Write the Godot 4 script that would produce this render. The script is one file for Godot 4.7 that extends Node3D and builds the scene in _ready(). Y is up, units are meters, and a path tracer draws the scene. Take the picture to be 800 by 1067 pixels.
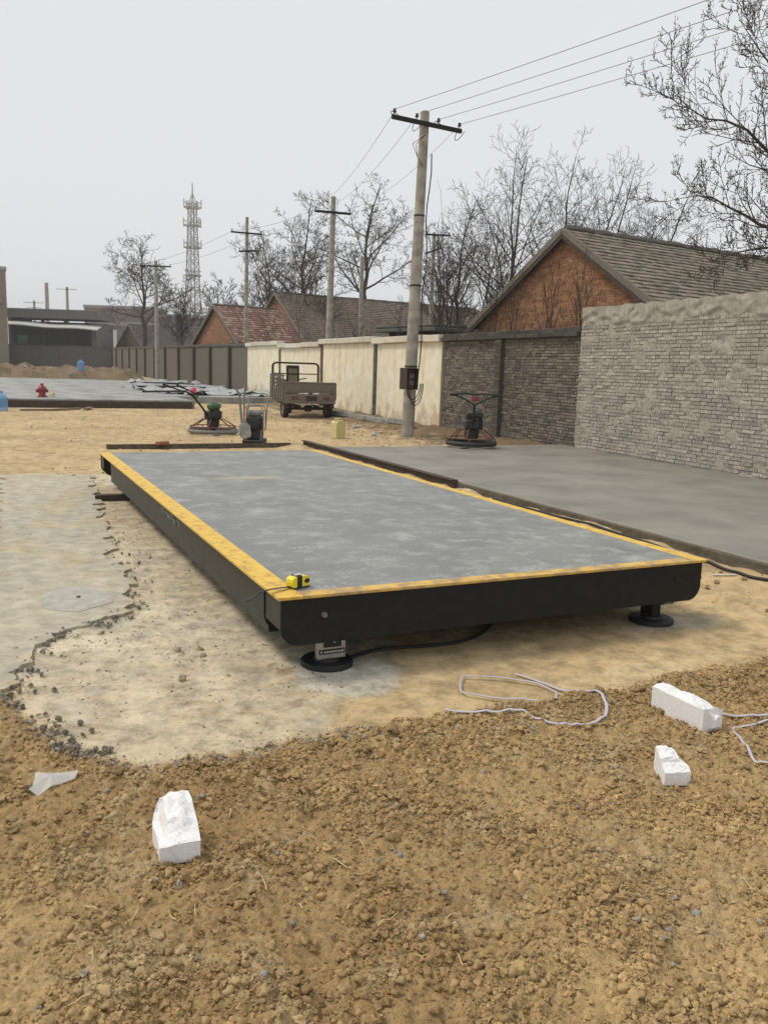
extends Node3D
# Weighbridge platform on a village building site, overcast day.
# World axes: the platform's front left corner is at x=0, z=0; its long side runs to -z. Metres.

class MB:
	var v := PackedVector3Array()
	var n := PackedVector3Array()
	var c := PackedColorArray()
	var uv := PackedVector2Array()
	var ix := PackedInt32Array()
	func vert(p: Vector3, nn: Vector3, col: Color, t := Vector2.ZERO) -> int:
		v.append(p); n.append(nn); c.append(col); uv.append(t)
		return v.size() - 1
	# a,b,c,d counter-clockwise seen from outside
	func quad(a: Vector3, b: Vector3, cc: Vector3, d: Vector3, col: Color) -> void:
		var nn := (b - a).cross(cc - a)
		if nn.length_squared() < 1e-16:
			nn = (cc - a).cross(d - a)
		nn = nn.normalized()
		var i := v.size()
		for p in [a, b, cc, d]:
			v.append(p); n.append(nn); c.append(col)
		uv.append(Vector2(0, 0)); uv.append(Vector2(1, 0)); uv.append(Vector2(1, 1)); uv.append(Vector2(0, 1))
		for k in [0, 2, 1, 0, 3, 2]:
			ix.append(i + k)
	func tri(a: Vector3, b: Vector3, cc: Vector3, col: Color) -> void:
		var nn := (b - a).cross(cc - a).normalized()
		var i := v.size()
		for p in [a, b, cc]:
			v.append(p); n.append(nn); c.append(col); uv.append(Vector2.ZERO)
		for k in [0, 2, 1]:
			ix.append(i + k)
	func quad_out(a: Vector3, b: Vector3, cc: Vector3, d: Vector3, o: Vector3, col: Color) -> void:
		if (b - a).cross(cc - a).dot((a + cc) * 0.5 - o) < 0.0:
			quad(a, d, cc, b, col)
		else:
			quad(a, b, cc, d, col)
	func tri_out(a: Vector3, b: Vector3, cc: Vector3, o: Vector3, col: Color) -> void:
		if (b - a).cross(cc - a).dot(a - o) < 0.0:
			tri(a, cc, b, col)
		else:
			tri(a, b, cc, col)
	func box(xf: Transform3D, s: Vector3, col := Color.WHITE) -> void:
		var h := s * 0.5
		var p := []
		for k in 8:
			p.append(xf * Vector3(h.x if k & 1 else -h.x, h.y if k & 2 else -h.y, h.z if k & 4 else -h.z))
		var o := xf.origin
		for f in [[0, 1, 3, 2], [4, 5, 7, 6], [0, 1, 5, 4], [2, 3, 7, 6], [0, 2, 6, 4], [1, 3, 7, 5]]:
			quad_out(p[f[0]], p[f[1]], p[f[2]], p[f[3]], o, col)
	# corner to corner box
	func bx(a: Vector3, b: Vector3, col := Color.WHITE, bevel := 0.0) -> void:
		var xf := Transform3D(Basis(), (a + b) * 0.5)
		if bevel > 0.0:
			bbox(xf, (b - a).abs(), bevel, col)
		else:
			box(xf, (b - a).abs(), col)
	func bbox(xf: Transform3D, s: Vector3, b: float, col := Color.WHITE) -> void:
		var h := s * 0.5
		b = minf(b, minf(h.x, minf(h.y, h.z)) * 0.9)
		var o := xf.origin
		var P := []
		for k in 8:
			var sg := Vector3(1 if k & 1 else -1, 1 if k & 2 else -1, 1 if k & 4 else -1)
			var row := []
			for ax in 3:
				var q := h - Vector3(b, b, b)
				q[ax] = h[ax]
				row.append(xf * (q * sg))
			P.append(row)
		for ax in 3:
			var u := 1 << ((ax + 1) % 3)
			var w := 1 << ((ax + 2) % 3)
			for sd in [0, 1 << ax]:
				quad_out(P[sd][ax], P[sd + u][ax], P[sd + u + w][ax], P[sd + w][ax], o, col)
			# edges along ax
			var a1: int = (ax + 1) % 3
			var a2: int = (ax + 2) % 3
			for k in [0, u, w, u + w]:
				quad_out(P[k][a1], P[k + (1 << ax)][a1], P[k + (1 << ax)][a2], P[k][a2], o, col)
		for k in 8:
			tri_out(P[k][0], P[k][1], P[k][2], o, col)
	func tube(pts: Array, radii: Array, sides := 6, col := Color.WHITE, cap := true, flat := 1.0) -> void:
		var m := pts.size()
		var up := Vector3.UP
		var t0: Vector3 = (pts[1] - pts[0]).normalized()
		if absf(t0.dot(up)) > 0.9:
			up = Vector3.RIGHT
		var base := v.size()
		for k in m:
			var t: Vector3 = (pts[mini(k + 1, m - 1)] - pts[maxi(k - 1, 0)])
			t = t.normalized() if t.length_squared() > 1e-14 else t0
			var side := t.cross(up)
			if side.length_squared() < 1e-8:
				side = t.cross(Vector3(0.3, 0.5, 0.8))
			side = side.normalized()
			var w := side.cross(t).normalized()
			if flat == 1.0:
				up = w
			var r: float = radii[k] if radii.size() > 1 else radii[0]
			for s in sides:
				var a := TAU * s / sides
				var d := side * cos(a) + w * (sin(a) * flat)
				vert(pts[k] + d * r, (side * cos(a) + w * (sin(a) / flat)).normalized(), col)
		for k in m - 1:
			for s in sides:
				var a := base + k * sides + s
				var b := base + k * sides + (s + 1) % sides
				for q in [a, b, a + sides, b, b + sides, a + sides]:
					ix.append(q)
		if cap:
			for e in [0, m - 1]:
				var b0: int = base + e * sides
				var nn: Vector3 = (pts[0] - pts[1]).normalized() if e == 0 else (pts[m - 1] - pts[m - 2]).normalized()
				var st := v.size()
				for s in sides:
					vert(v[b0 + s], nn, col)
				for s in sides - 2:
					if e == 0:
						ix.append_array([st, st + s + 1, st + s + 2])
					else:
						ix.append_array([st, st + s + 2, st + s + 1])
	# profile: Vector2(radius, height), turned about local y
	func lathe(xf: Transform3D, prof: Array, sides := 16, col := Color.WHITE) -> void:
		for k in prof.size() - 1:
			var p0: Vector2 = prof[k]
			var p1: Vector2 = prof[k + 1]
			var nd := Vector2(p1.y - p0.y, p0.x - p1.x).normalized()
			var base := v.size()
			for s in sides + 1:
				var a := TAU * s / sides
				var d := Vector3(cos(a), 0, sin(a))
				var nn := (xf.basis * (d * nd.x + Vector3.UP * nd.y)).normalized()
				vert(xf * (d * p0.x + Vector3.UP * p0.y), nn, col)
				vert(xf * (d * p1.x + Vector3.UP * p1.y), nn, col)
			for s in sides:
				var a := base + s * 2
				for q in [a, a + 2, a + 1, a + 2, a + 3, a + 1]:
					ix.append(q)
	# flat polygon in local xy pushed from z=0 to z=depth
	func prism(poly: PackedVector2Array, depth: float, xf := Transform3D(), col := Color.WHITE) -> void:
		var t := Geometry2D.triangulate_polygon(poly)
		var cen := Vector2.ZERO
		for p in poly: cen += p
		cen /= poly.size()
		for k in range(0, t.size(), 3):
			var a := poly[t[k]]
			var b := poly[t[k + 1]]
			var d := poly[t[k + 2]]
			if (b - a).cross(d - a) < 0.0:
				var e := b
				b = d
				d = e
			tri(xf * Vector3(a.x, a.y, depth), xf * Vector3(b.x, b.y, depth), xf * Vector3(d.x, d.y, depth), col)
			tri(xf * Vector3(a.x, a.y, 0), xf * Vector3(d.x, d.y, 0), xf * Vector3(b.x, b.y, 0), col)
		var cw := Geometry2D.is_polygon_clockwise(poly)
		for k in poly.size():
			var a := poly[k]
			var b := poly[(k + 1) % poly.size()]
			if cw:
				var e := a
				a = b
				b = e
			quad(xf * Vector3(a.x, a.y, 0), xf * Vector3(b.x, b.y, 0), xf * Vector3(b.x, b.y, depth), xf * Vector3(a.x, a.y, depth), col)
	func torus(cen: Vector3, ax: Vector3, R: float, r: float, seg := 28, sides := 6, col := Color.WHITE, flat := 1.0) -> void:
		var u := ax.cross(Vector3(0.31, 0.77, 0.21)).normalized()
		var w := ax.cross(u).normalized()
		var base := v.size()
		for k in seg:
			var a := TAU * k / seg
			var d := u * cos(a) + w * sin(a)
			for s in sides:
				var b := TAU * s / sides
				vert(cen + d * (R + r * cos(b)) + ax * (r * flat * sin(b)), (d * cos(b) + ax * sin(b)).normalized(), col)
		for k in seg:
			for s in sides:
				var a := base + k * sides + s
				var b := base + k * sides + (s + 1) % sides
				var a2 := base + ((k + 1) % seg) * sides + s
				var b2 := base + ((k + 1) % seg) * sides + (s + 1) % sides
				for q in [a, b, a2, b, b2, a2]:
					ix.append(q)
	func mesh() -> ArrayMesh:
		var arr := []
		arr.resize(Mesh.ARRAY_MAX)
		arr[Mesh.ARRAY_VERTEX] = v
		arr[Mesh.ARRAY_NORMAL] = n
		arr[Mesh.ARRAY_COLOR] = c
		arr[Mesh.ARRAY_TEX_UV] = uv
		arr[Mesh.ARRAY_INDEX] = ix
		var m := ArrayMesh.new()
		m.add_surface_from_arrays(Mesh.PRIMITIVE_TRIANGLES, arr)
		return m

const TOP := 0.46
const EYE := Vector3(-1.384, 1.674, 4.132)
var used := {}
var M := {}
var rng := RandomNumberGenerator.new()
var na := FastNoiseLite.new()
var nb := FastNoiseLite.new()
var nc := FastNoiseLite.new()
var nd := FastNoiseLite.new()
var ncell := FastNoiseLite.new()

# ---------------------------------------------------------------- nodes
func numbered(called: String) -> String:
	if not used.has(called):
		used[called] = 0
		return called
	used[called] += 1
	return "%s_%03d" % [called, used[called]]

func tag(o: Node, label: String, category: String, group := "") -> Node:
	o.set_meta("label", label)
	o.set_meta("category", category)
	if group:
		o.set_meta("group", group)
	return o

func thing(called: String, label: String, category: String, at := Vector3.ZERO, turn := 0.0, group := "") -> Node3D:
	var o := Node3D.new()
	o.name = numbered(called)
	add_child(o)
	o.position = at
	o.rotation.y = turn
	tag(o, label, category, group)
	return o

func part(parent: Node, called: String, mb: MB, mat: Material, label := "") -> MeshInstance3D:
	var o := MeshInstance3D.new()
	o.name = called
	o.mesh = mb.mesh()
	o.material_override = mat
	parent.add_child(o, true)
	if label:
		o.set_meta("label", label)
	return o

func solo(called: String, mb: MB, mat: Material, label: String, category: String, group := "", at := Vector3.ZERO, turn := 0.0) -> MeshInstance3D:
	var o := part(self, numbered(called), mb, mat)
	o.position = at
	o.rotation.y = turn
	tag(o, label, category, group)
	return o

func struct(called: String, mb: MB, mat: Material) -> MeshInstance3D:
	var o := part(self, numbered(called), mb, mat)
	o.set_meta("kind", "structure")
	return o

func stuff(o: Node) -> void:
	o.set_meta("kind", "stuff")

# ---------------------------------------------------------------- materials
func lin(r: float, g: float, b: float) -> Color:
	return Color(r, g, b).linear_to_srgb()

func noise(kind: int, freq: float, oct: int, sd: int, gain := 0.5) -> FastNoiseLite:
	var f := FastNoiseLite.new()
	f.noise_type = kind
	f.frequency = freq
	f.fractal_octaves = oct
	f.fractal_gain = gain
	f.seed = sd
	return f

func tex(f: FastNoiseLite, stops: Array, size := 512) -> NoiseTexture2D:
	var t := NoiseTexture2D.new()
	t.width = size
	t.height = size
	t.seamless = true
	t.noise = f
	var g := Gradient.new()
	var off := PackedFloat32Array()
	var cols := PackedColorArray()
	for s in stops:
		off.append(s[0])
		cols.append(s[1] if s[1] is Color else Color(s[1], s[1], s[1]))
	g.offsets = off
	g.colors = cols
	t.color_ramp = g
	return t

func ntex(f: FastNoiseLite, strength: float, size := 512) -> NoiseTexture2D:
	var t := NoiseTexture2D.new()
	t.width = size
	t.height = size
	t.seamless = true
	t.as_normal_map = true
	t.bump_strength = strength
	t.noise = f
	return t

func mat(col: Color, rough: float, albedo: Texture2D = null, scale := 1.0, normal: Texture2D = null, nscale := 1.0, vc := false, metal := 0.0) -> StandardMaterial3D:
	var m := StandardMaterial3D.new()
	m.albedo_color = col
	m.roughness = rough
	m.metallic = metal
	m.vertex_color_use_as_albedo = vc
	if albedo or normal:
		m.uv1_triplanar = true
		m.uv1_world_triplanar = true
		m.uv1_scale = Vector3.ONE * scale
	m.albedo_texture = albedo
	if normal:
		m.normal_enabled = true
		m.normal_texture = normal
		m.normal_scale = nscale
	return m

func dull(m: StandardMaterial3D) -> StandardMaterial3D:
	m.metallic_specular = 0.2
	return m

func make_materials() -> void:
	var S := FastNoiseLite.TYPE_SIMPLEX_SMOOTH
	var fine := noise(S, 0.008, 8, 3, 0.74)
	var grit := noise(FastNoiseLite.TYPE_VALUE, 0.22, 3, 5, 0.7)
	var blot := noise(S, 0.008, 5, 8, 0.55)
	var streak := noise(S, 0.012, 5, 21, 0.6)
	var t_soft := tex(fine, [[0.0, 0.72], [0.5, 0.88], [1.0, 1.0]])
	var t_mid := tex(fine, [[0.0, 0.5], [0.45, 0.8], [1.0, 1.0]])
	var t_blot := tex(blot, [[0.0, 0.62], [0.5, 0.85], [1.0, 1.0]])
	var t_grit := tex(grit, [[0.0, 0.55], [0.45, 0.85], [1.0, 1.0]])
	var t_soil := tex(noise(S, 0.006, 8, 31, 0.82), [[0.0, 0.6], [0.4, 0.82], [0.65, 0.92], [1.0, 1.0]], 1024)
	var b_fine := ntex(noise(S, 0.02, 7, 11, 0.75), 6.0)
	var b_soil := ntex(noise(S, 0.012, 8, 33, 0.8), 14.0, 1024)
	M.ground = mat(Color.WHITE, 0.97, t_soil, 0.62, b_soil, 0.22, true)
	M.loose_soil = mat(Color.WHITE, 0.98, tex(noise(S, 0.02, 8, 37, 0.85), [[0.0, 0.42], [0.36, 0.76], [0.6, 0.94], [1.0, 1.0]], 1024), 1.1, ntex(noise(S, 0.03, 7, 38, 0.8), 16.0, 1024), 0.75, true)
	M.clod = mat(Color.WHITE, 0.97, t_soil, 3.0, b_soil, 0.5, true)
	M.pebble = mat(Color.WHITE, 0.75, t_soft, 6.0, null, 1.0, true)
	M.slab = mat(lin(0.29, 0.274, 0.234), 0.7, tex(noise(S, 0.006, 7, 71, 0.55), [[0.0, 0.80], [0.45, 0.9], [1.0, 1.0]], 1024), 0.13, b_fine, 0.12)
	M.slab.roughness_texture = tex(noise(S, 0.004, 5, 72, 0.5), [[0.0, 0.62], [0.5, 0.85], [1.0, 1.0]])
	M.slab_old = mat(Color.WHITE, 0.85, t_soft, 0.9, b_fine, 0.06, true)
	M.slab_far = mat(lin(0.42, 0.42, 0.40), 0.8, t_blot, 0.15)
	M.wet = mat(lin(0.50, 0.47, 0.39), 0.32, t_soft, 1.5)
	M.formwork = mat(lin(0.10, 0.075, 0.055), 0.85, t_mid, 1.3, b_fine, 0.5)
	M.stain_earth = mat(lin(0.17, 0.14, 0.10), 0.95, t_mid, 1.1, b_fine, 0.8)
	M.vc = mat(Color.WHITE, 0.9, t_soft, 2.0, b_fine, 0.35, true)
	M.brickvc = mat(Color.WHITE, 0.95, t_mid, 2.6, b_fine, 0.8, true)
	M.mortar = mat(lin(0.56, 0.52, 0.445), 0.96, t_soft, 1.7, b_fine, 0.5, true)
	M.plaster = mat(Color.WHITE, 0.92, tex(blot, [[0.0, 0.90], [0.5, 0.96], [1.0, 1.0]]), 0.5, b_fine, 0.03, true)
	M.concrete = mat(lin(0.42, 0.40, 0.36), 0.88, t_blot, 0.8, b_fine, 0.25)
	M.pole = mat(lin(0.47, 0.44, 0.38), 0.88, t_blot, 0.5, b_fine, 0.25)
	M.pole_far = M.pole
	M.bark = mat(lin(0.10, 0.078, 0.063), 0.95, t_mid, 2.0)
	M.bark_far = M.bark
	M.steel_dark = mat(lin(0.019, 0.0195, 0.018), 0.6, t_soft, 1.5, b_fine, 0.05)
	M.steel_dark.metallic_specular = 0.35
	M.web_dark = mat(lin(0.038, 0.042, 0.035), 0.5, t_mid, 1.1, b_fine, 0.08)
	M.black = mat(lin(0.014, 0.014, 0.014), 0.6)
	M.rubber = mat(lin(0.025, 0.024, 0.022), 0.85, t_soft, 3.0)
	M.chrome = mat(lin(0.5, 0.5, 0.5), 0.35, t_soft, 5.0, null, 1.0, false, 0.85)
	M.rust = mat(lin(0.09, 0.065, 0.05), 0.88, t_mid, 2.0, b_fine, 0.4)
	M.tape_yellow = mat(lin(0.80, 0.66, 0.03), 0.4)
	M.foam = mat(lin(0.88, 0.88, 0.89), 0.85, tex(noise(FastNoiseLite.TYPE_CELLULAR, 0.05, 1, 61), [[0.0, 0.93], [1.0, 1.0]], 256), 6.0, ntex(noise(FastNoiseLite.TYPE_CELLULAR, 0.05, 1, 61), 3.0, 256), 0.35)
	M.strap = mat(lin(0.50, 0.47, 0.51), 0.4)
	M.sheet = mat(lin(0.50, 0.505, 0.51), 0.5, t_soft, 0.6)
	M.sheet_grey = mat(lin(0.42, 0.425, 0.43), 0.6, t_soft, 0.6)
	M.wire = mat(lin(0.25, 0.25, 0.26), 0.6)
	M.truck = mat(lin(0.29, 0.245, 0.20), 0.82, t_mid, 3.0, b_fine, 0.4)
	M.truck_dark = mat(lin(0.075, 0.06, 0.05), 0.85, t_mid, 3.0)
	M.can = mat(lin(0.80, 0.74, 0.36), 0.45, t_soft, 4.0)
	M.engine = mat(lin(0.035, 0.035, 0.034), 0.6, t_mid, 4.0)
	M.engine_green = mat(lin(0.05, 0.16, 0.06), 0.5, t_mid, 5.0)
	M.red = mat(lin(0.42, 0.05, 0.06), 0.6, t_mid, 3.0)
	M.redbrown = mat(lin(0.26, 0.10, 0.08), 0.75, t_mid, 3.0)
	M.pink = mat(lin(0.72, 0.10, 0.22), 0.5)
	M.metal_grey = mat(lin(0.30, 0.30, 0.29), 0.55, t_mid, 3.0)
	M.wood = mat(lin(0.30, 0.23, 0.16), 0.85, t_mid, 2.0)
	M.blue_jug = StandardMaterial3D.new()
	M.blue_jug.albedo_color = Color(0.42, 0.66, 0.86, 0.55)
	M.blue_jug.transparency = BaseMaterial3D.TRANSPARENCY_ALPHA
	M.blue_jug.roughness = 0.12
	M.cellophane = StandardMaterial3D.new()
	M.cellophane.albedo_color = Color(0.86, 0.86, 0.84, 0.4)
	M.cellophane.transparency = BaseMaterial3D.TRANSPARENCY_ALPHA
	M.cellophane.roughness = 0.2
	M.glass = mat(lin(0.04, 0.075, 0.075), 0.15)
	M.dark_room = mat(lin(0.02, 0.018, 0.017), 0.95)
	M.white_paint = mat(lin(0.75, 0.75, 0.74), 0.7, t_soft, 1.0)
	M.tower = mat(lin(0.36, 0.355, 0.36), 0.7)
	M.straw = mat(lin(0.58, 0.44, 0.23), 0.85)
	# yellow paint worn to orange and brown
	M.yellow = mat(Color.WHITE, 0.62, tex(noise(S, 0.014, 6, 44, 0.62), [
		[0.0, lin(0.34, 0.20, 0.06)], [0.24, lin(0.54, 0.33, 0.09)], [0.40, lin(0.68, 0.44, 0.07)], [0.75, lin(0.76, 0.50, 0.09)], [1.0, lin(0.74, 0.55, 0.20)]], 1024), 0.55, b_fine, 0.1)
	M.yellow_front = mat(Color.WHITE, 0.7, tex(noise(S, 0.012, 6, 47, 0.62), [
		[0.0, lin(0.30, 0.21, 0.11)], [0.36, lin(0.44, 0.30, 0.14)], [0.52, lin(0.60, 0.38, 0.10)], [0.72, lin(0.70, 0.45, 0.10)], [1.0, lin(0.52, 0.42, 0.26)]], 1024), 0.55, b_fine, 0.1)

# deck plate: grey paint over chequer steel, scuffed pale by boots, cement dust wiped about
func deck_material() -> StandardMaterial3D:
	var W := 560
	var H := 1480
	var img := Image.create(W, H, false, Image.FORMAT_RGB8)
	var n1 := noise(FastNoiseLite.TYPE_SIMPLEX_SMOOTH, 1.1, 4, 101)
	var n2 := noise(FastNoiseLite.TYPE_SIMPLEX_SMOOTH, 4.0, 4, 102, 0.6)
	var n3 := noise(FastNoiseLite.TYPE_SIMPLEX_SMOOTH, 30.0, 2, 103)
	var prints := []
	var pr_r := RandomNumberGenerator.new()
	pr_r.seed = 15
	for k in 46:
		prints.append(Vector4(pr_r.randf_range(0.1, 2.7), pow(pr_r.randf(), 1.6) * 6.5, pr_r.randf_range(-1.9, 1.9), pr_r.randf_range(0.08, 0.24)))
	for j in H:
		var z := 7.4 * j / H
		for i in W:
			var x := 2.8 * i / W
			var broad := n1.get_noise_2d(x, z * 1.2)
			var wipe := n2.get_noise_2d(x * 0.9, z * 1.05)
			var grain := n3.get_noise_2d(x, z)
			var g := 0.215 + 0.05 * broad + 0.018 * grain
			# raised tread lozenges show where boots have worn the paint
			var u := x / 0.042
			var w := z / 0.042
			var cu := absf(fposmod(u, 1.0) - 0.5)
			var cw := absf(fposmod(w, 1.0) - 0.5)
			var odd := (int(floor(u)) + int(floor(w))) & 1
			var loz := (cu * 2.6 + cw * 0.9) if odd == 0 else (cu * 0.9 + cw * 2.6)
			var tread := 1.0 - smoothstep(0.30, 0.55, loz)
			var worn := smoothstep(0.10, 0.40, wipe + 0.18 * grain)
			g += worn * (0.05 + 0.10 * tread)
			# cement dust dragged across
			var dust := smoothstep(0.0, 0.5, n2.get_noise_2d(x * 0.6 + 30.0, z * 0.8) + 0.15 * grain)
			g += 0.035 * dust
			var blotch := smoothstep(0.25, 0.5, n1.get_noise_2d(x * 1.7 + 9.0, z * 1.3))
			g += 0.05 * blotch
			for pr in prints:
				var q := Vector2(x - pr.x, z - pr.y).rotated(pr.z)
				if absf(q.x) < 0.06 and absf(q.y) < 0.16:
					var e := Vector2(q.x / 0.048, q.y / 0.145).length()
					var waist := 1.0 - smoothstep(0.0, 0.03, 0.02 - absf(q.y - 0.03)) * 0.8
					g += pr.w * (1.0 - smoothstep(0.75, 1.0, e)) * waist * (0.35 + 0.65 * tread) * clampf(0.6 + 1.5 * grain, 0, 1)
			var col := Color(g * 0.985, g * 1.0, g * 0.96)
			# faded yellow smear of old paint
			var dx := (x - 1.05) / 0.42
			var dz := (z - 4.6) / 0.13
			var sm := (1.0 - smoothstep(0.5, 1.15, sqrt(dx * dx + dz * dz) + 0.35 * n2.get_noise_2d(x * 2.0, z * 4.0)))
			col = col.lerp(Color(0.42, 0.37, 0.22), sm * 0.7)
			img.set_pixel(i, j, col.linear_to_srgb())
	var m := StandardMaterial3D.new()
	m.albedo_texture = ImageTexture.create_from_image(img)
	m.roughness = 0.55
	return m

# ---------------------------------------------------------------- ground
const EDGE := [[-6.0, -9.5], [-1.75, -9.0], [-1.5, -3.0], [-1.42, -0.6], [-1.37, -0.22], [-1.29, 0.02], [-1.15, 0.38], [-1.01, 0.58], [-0.84, 0.71], [-0.51, 0.74], [-0.2, 0.72], [0.05, 0.69], [0.26, 0.72], [0.61, 0.74], [1.12, 0.76], [1.63, 0.75], [2.2, 0.73], [2.91, 0.66], [3.97, 0.5], [7.0, 0.2], [40.0, 0.0]]
var pale_poly := PackedVector2Array([Vector2(-1.5, -9.2), Vector2(-1.4, -0.7), Vector2(-1.29, -0.07), Vector2(-1.15, 0.38), Vector2(-1.01, 0.58), Vector2(-0.84, 0.72), Vector2(-0.51, 0.75), Vector2(-0.2, 0.73), Vector2(0.04, 0.67), Vector2(0.1, 0.5), Vector2(0.3, 0.36), Vector2(0.52, 0.2), Vector2(0.7, -0.05), Vector2(0.9, -0.6), Vector2(1.0, -8.8)])

func edge(x: float) -> float:
	for k in EDGE.size() - 1:
		if x < EDGE[k + 1][0]:
			var t: float = clampf((x - EDGE[k][0]) / (EDGE[k + 1][0] - EDGE[k][0]), 0, 1)
			return lerpf(EDGE[k][1], EDGE[k + 1][1], t)
	return 0.0

func dirtiness(x: float, z: float) -> float:   # signed metres inside the loose soil
	return z - edge(x) + 0.10 * na.get_noise_2d(x * 1.3, z * 1.3) + 0.05 * nb.get_noise_2d(x * 2.0, z * 2.0)

func pale_in(x: float, z: float) -> float:
	if x > 1.3 or z < -9.6 or z > 1.0 or x < -1.9:
		return 0.0
	var p := Vector2(x + 0.09 * nb.get_noise_2d(x * 1.2 + 5.0, z * 1.2), z + 0.09 * nb.get_noise_2d(x * 1.2, z * 1.2 + 9.0))
	var best := 1e9
	for k in pale_poly.size():
		var q := Geometry2D.get_closest_point_to_segment(p, pale_poly[k], pale_poly[(k + 1) % pale_poly.size()])
		best = minf(best, q.distance_squared_to(p))
	var d := sqrt(best)
	if not Geometry2D.is_point_in_polygon(p, pale_poly):
		d = -d
	return smoothstep(-0.05, 0.07, d)

func gh(x: float, z: float) -> float:
	var h := 0.0
	if z > -16.0 and x > -8.0 and x < 12.0 and z < 9.0:
		var e := dirtiness(x, z)
		var t := smoothstep(-0.10, 0.10, e)
		if t > 0.0:
			var crumb := nc.get_noise_2d(x, z)
			var d := 0.030 * na.get_noise_2d(x * 0.9, z * 0.9) + 0.030 * nb.get_noise_2d(x * 1.3, z * 1.3) + 0.017 * crumb + 0.014 * nd.get_noise_2d(x, z)
			var lumpy := smoothstep(-0.15, 0.35, nb.get_noise_2d(x * 0.8 + 40.0, z * 0.8)) + 0.7 * exp(-(e - 0.2) * (e - 0.2) / 0.06)
			var wob := 0.012 * nd.get_noise_2d(x * 0.8, z * 0.8 + 3.0)
			d += minf(lumpy, 1.0) * 0.020 * -ncell.get_noise_2d(x + wob, z - wob)
			d += 0.030 * exp(-(e - 0.16) * (e - 0.16) / 0.03) * (0.6 + 0.8 * na.get_noise_2d(x * 3.0, z * 3.0))
			h += t * d
		if t < 1.0:
			h += (1.0 - t) * (0.010 * na.get_noise_2d(x * 0.7, z * 0.7) + 0.006 * nb.get_noise_2d(x, z) + 0.002 * nc.get_noise_2d(x, z))
		# bank of soil against the slab's edge, right of the platform
		if x > 3.2 and x < 4.7 and z < 0.6 and z > -12.5:
			h += 0.06 * smoothstep(3.9, 4.55, x) * (1.0 + 0.8 * na.get_noise_2d(x * 2, z * 2)) * (1.0 - smoothstep(0.0, 0.6, z))
		if x > 3.2 and x < 4.2 and z > -0.9 and z < 0.2:
			var rr := Vector2((x - 3.7) / 0.32, (z + 0.35) / 0.3).length()
			h += 0.035 * (1.0 - smoothstep(0.3, 1.0, rr)) * (1.0 + nc.get_noise_2d(x, z))
	# soil thrown up along the foot of the long wall
	if z < -10.8 and z > -40.0 and x > 5.5 and x < 13.0:
		var wx := 9.94 + 0.0543 * (-10.4 - z)
		var k := smoothstep(wx - 3.0, wx - 0.5, x) * smoothstep(-10.8, -11.8, z)
		h += k * (0.10 + 0.10 * na.get_noise_2d(x * 0.8, z * 0.8) + 0.05 * nb.get_noise_2d(x, z))
	return h

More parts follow.
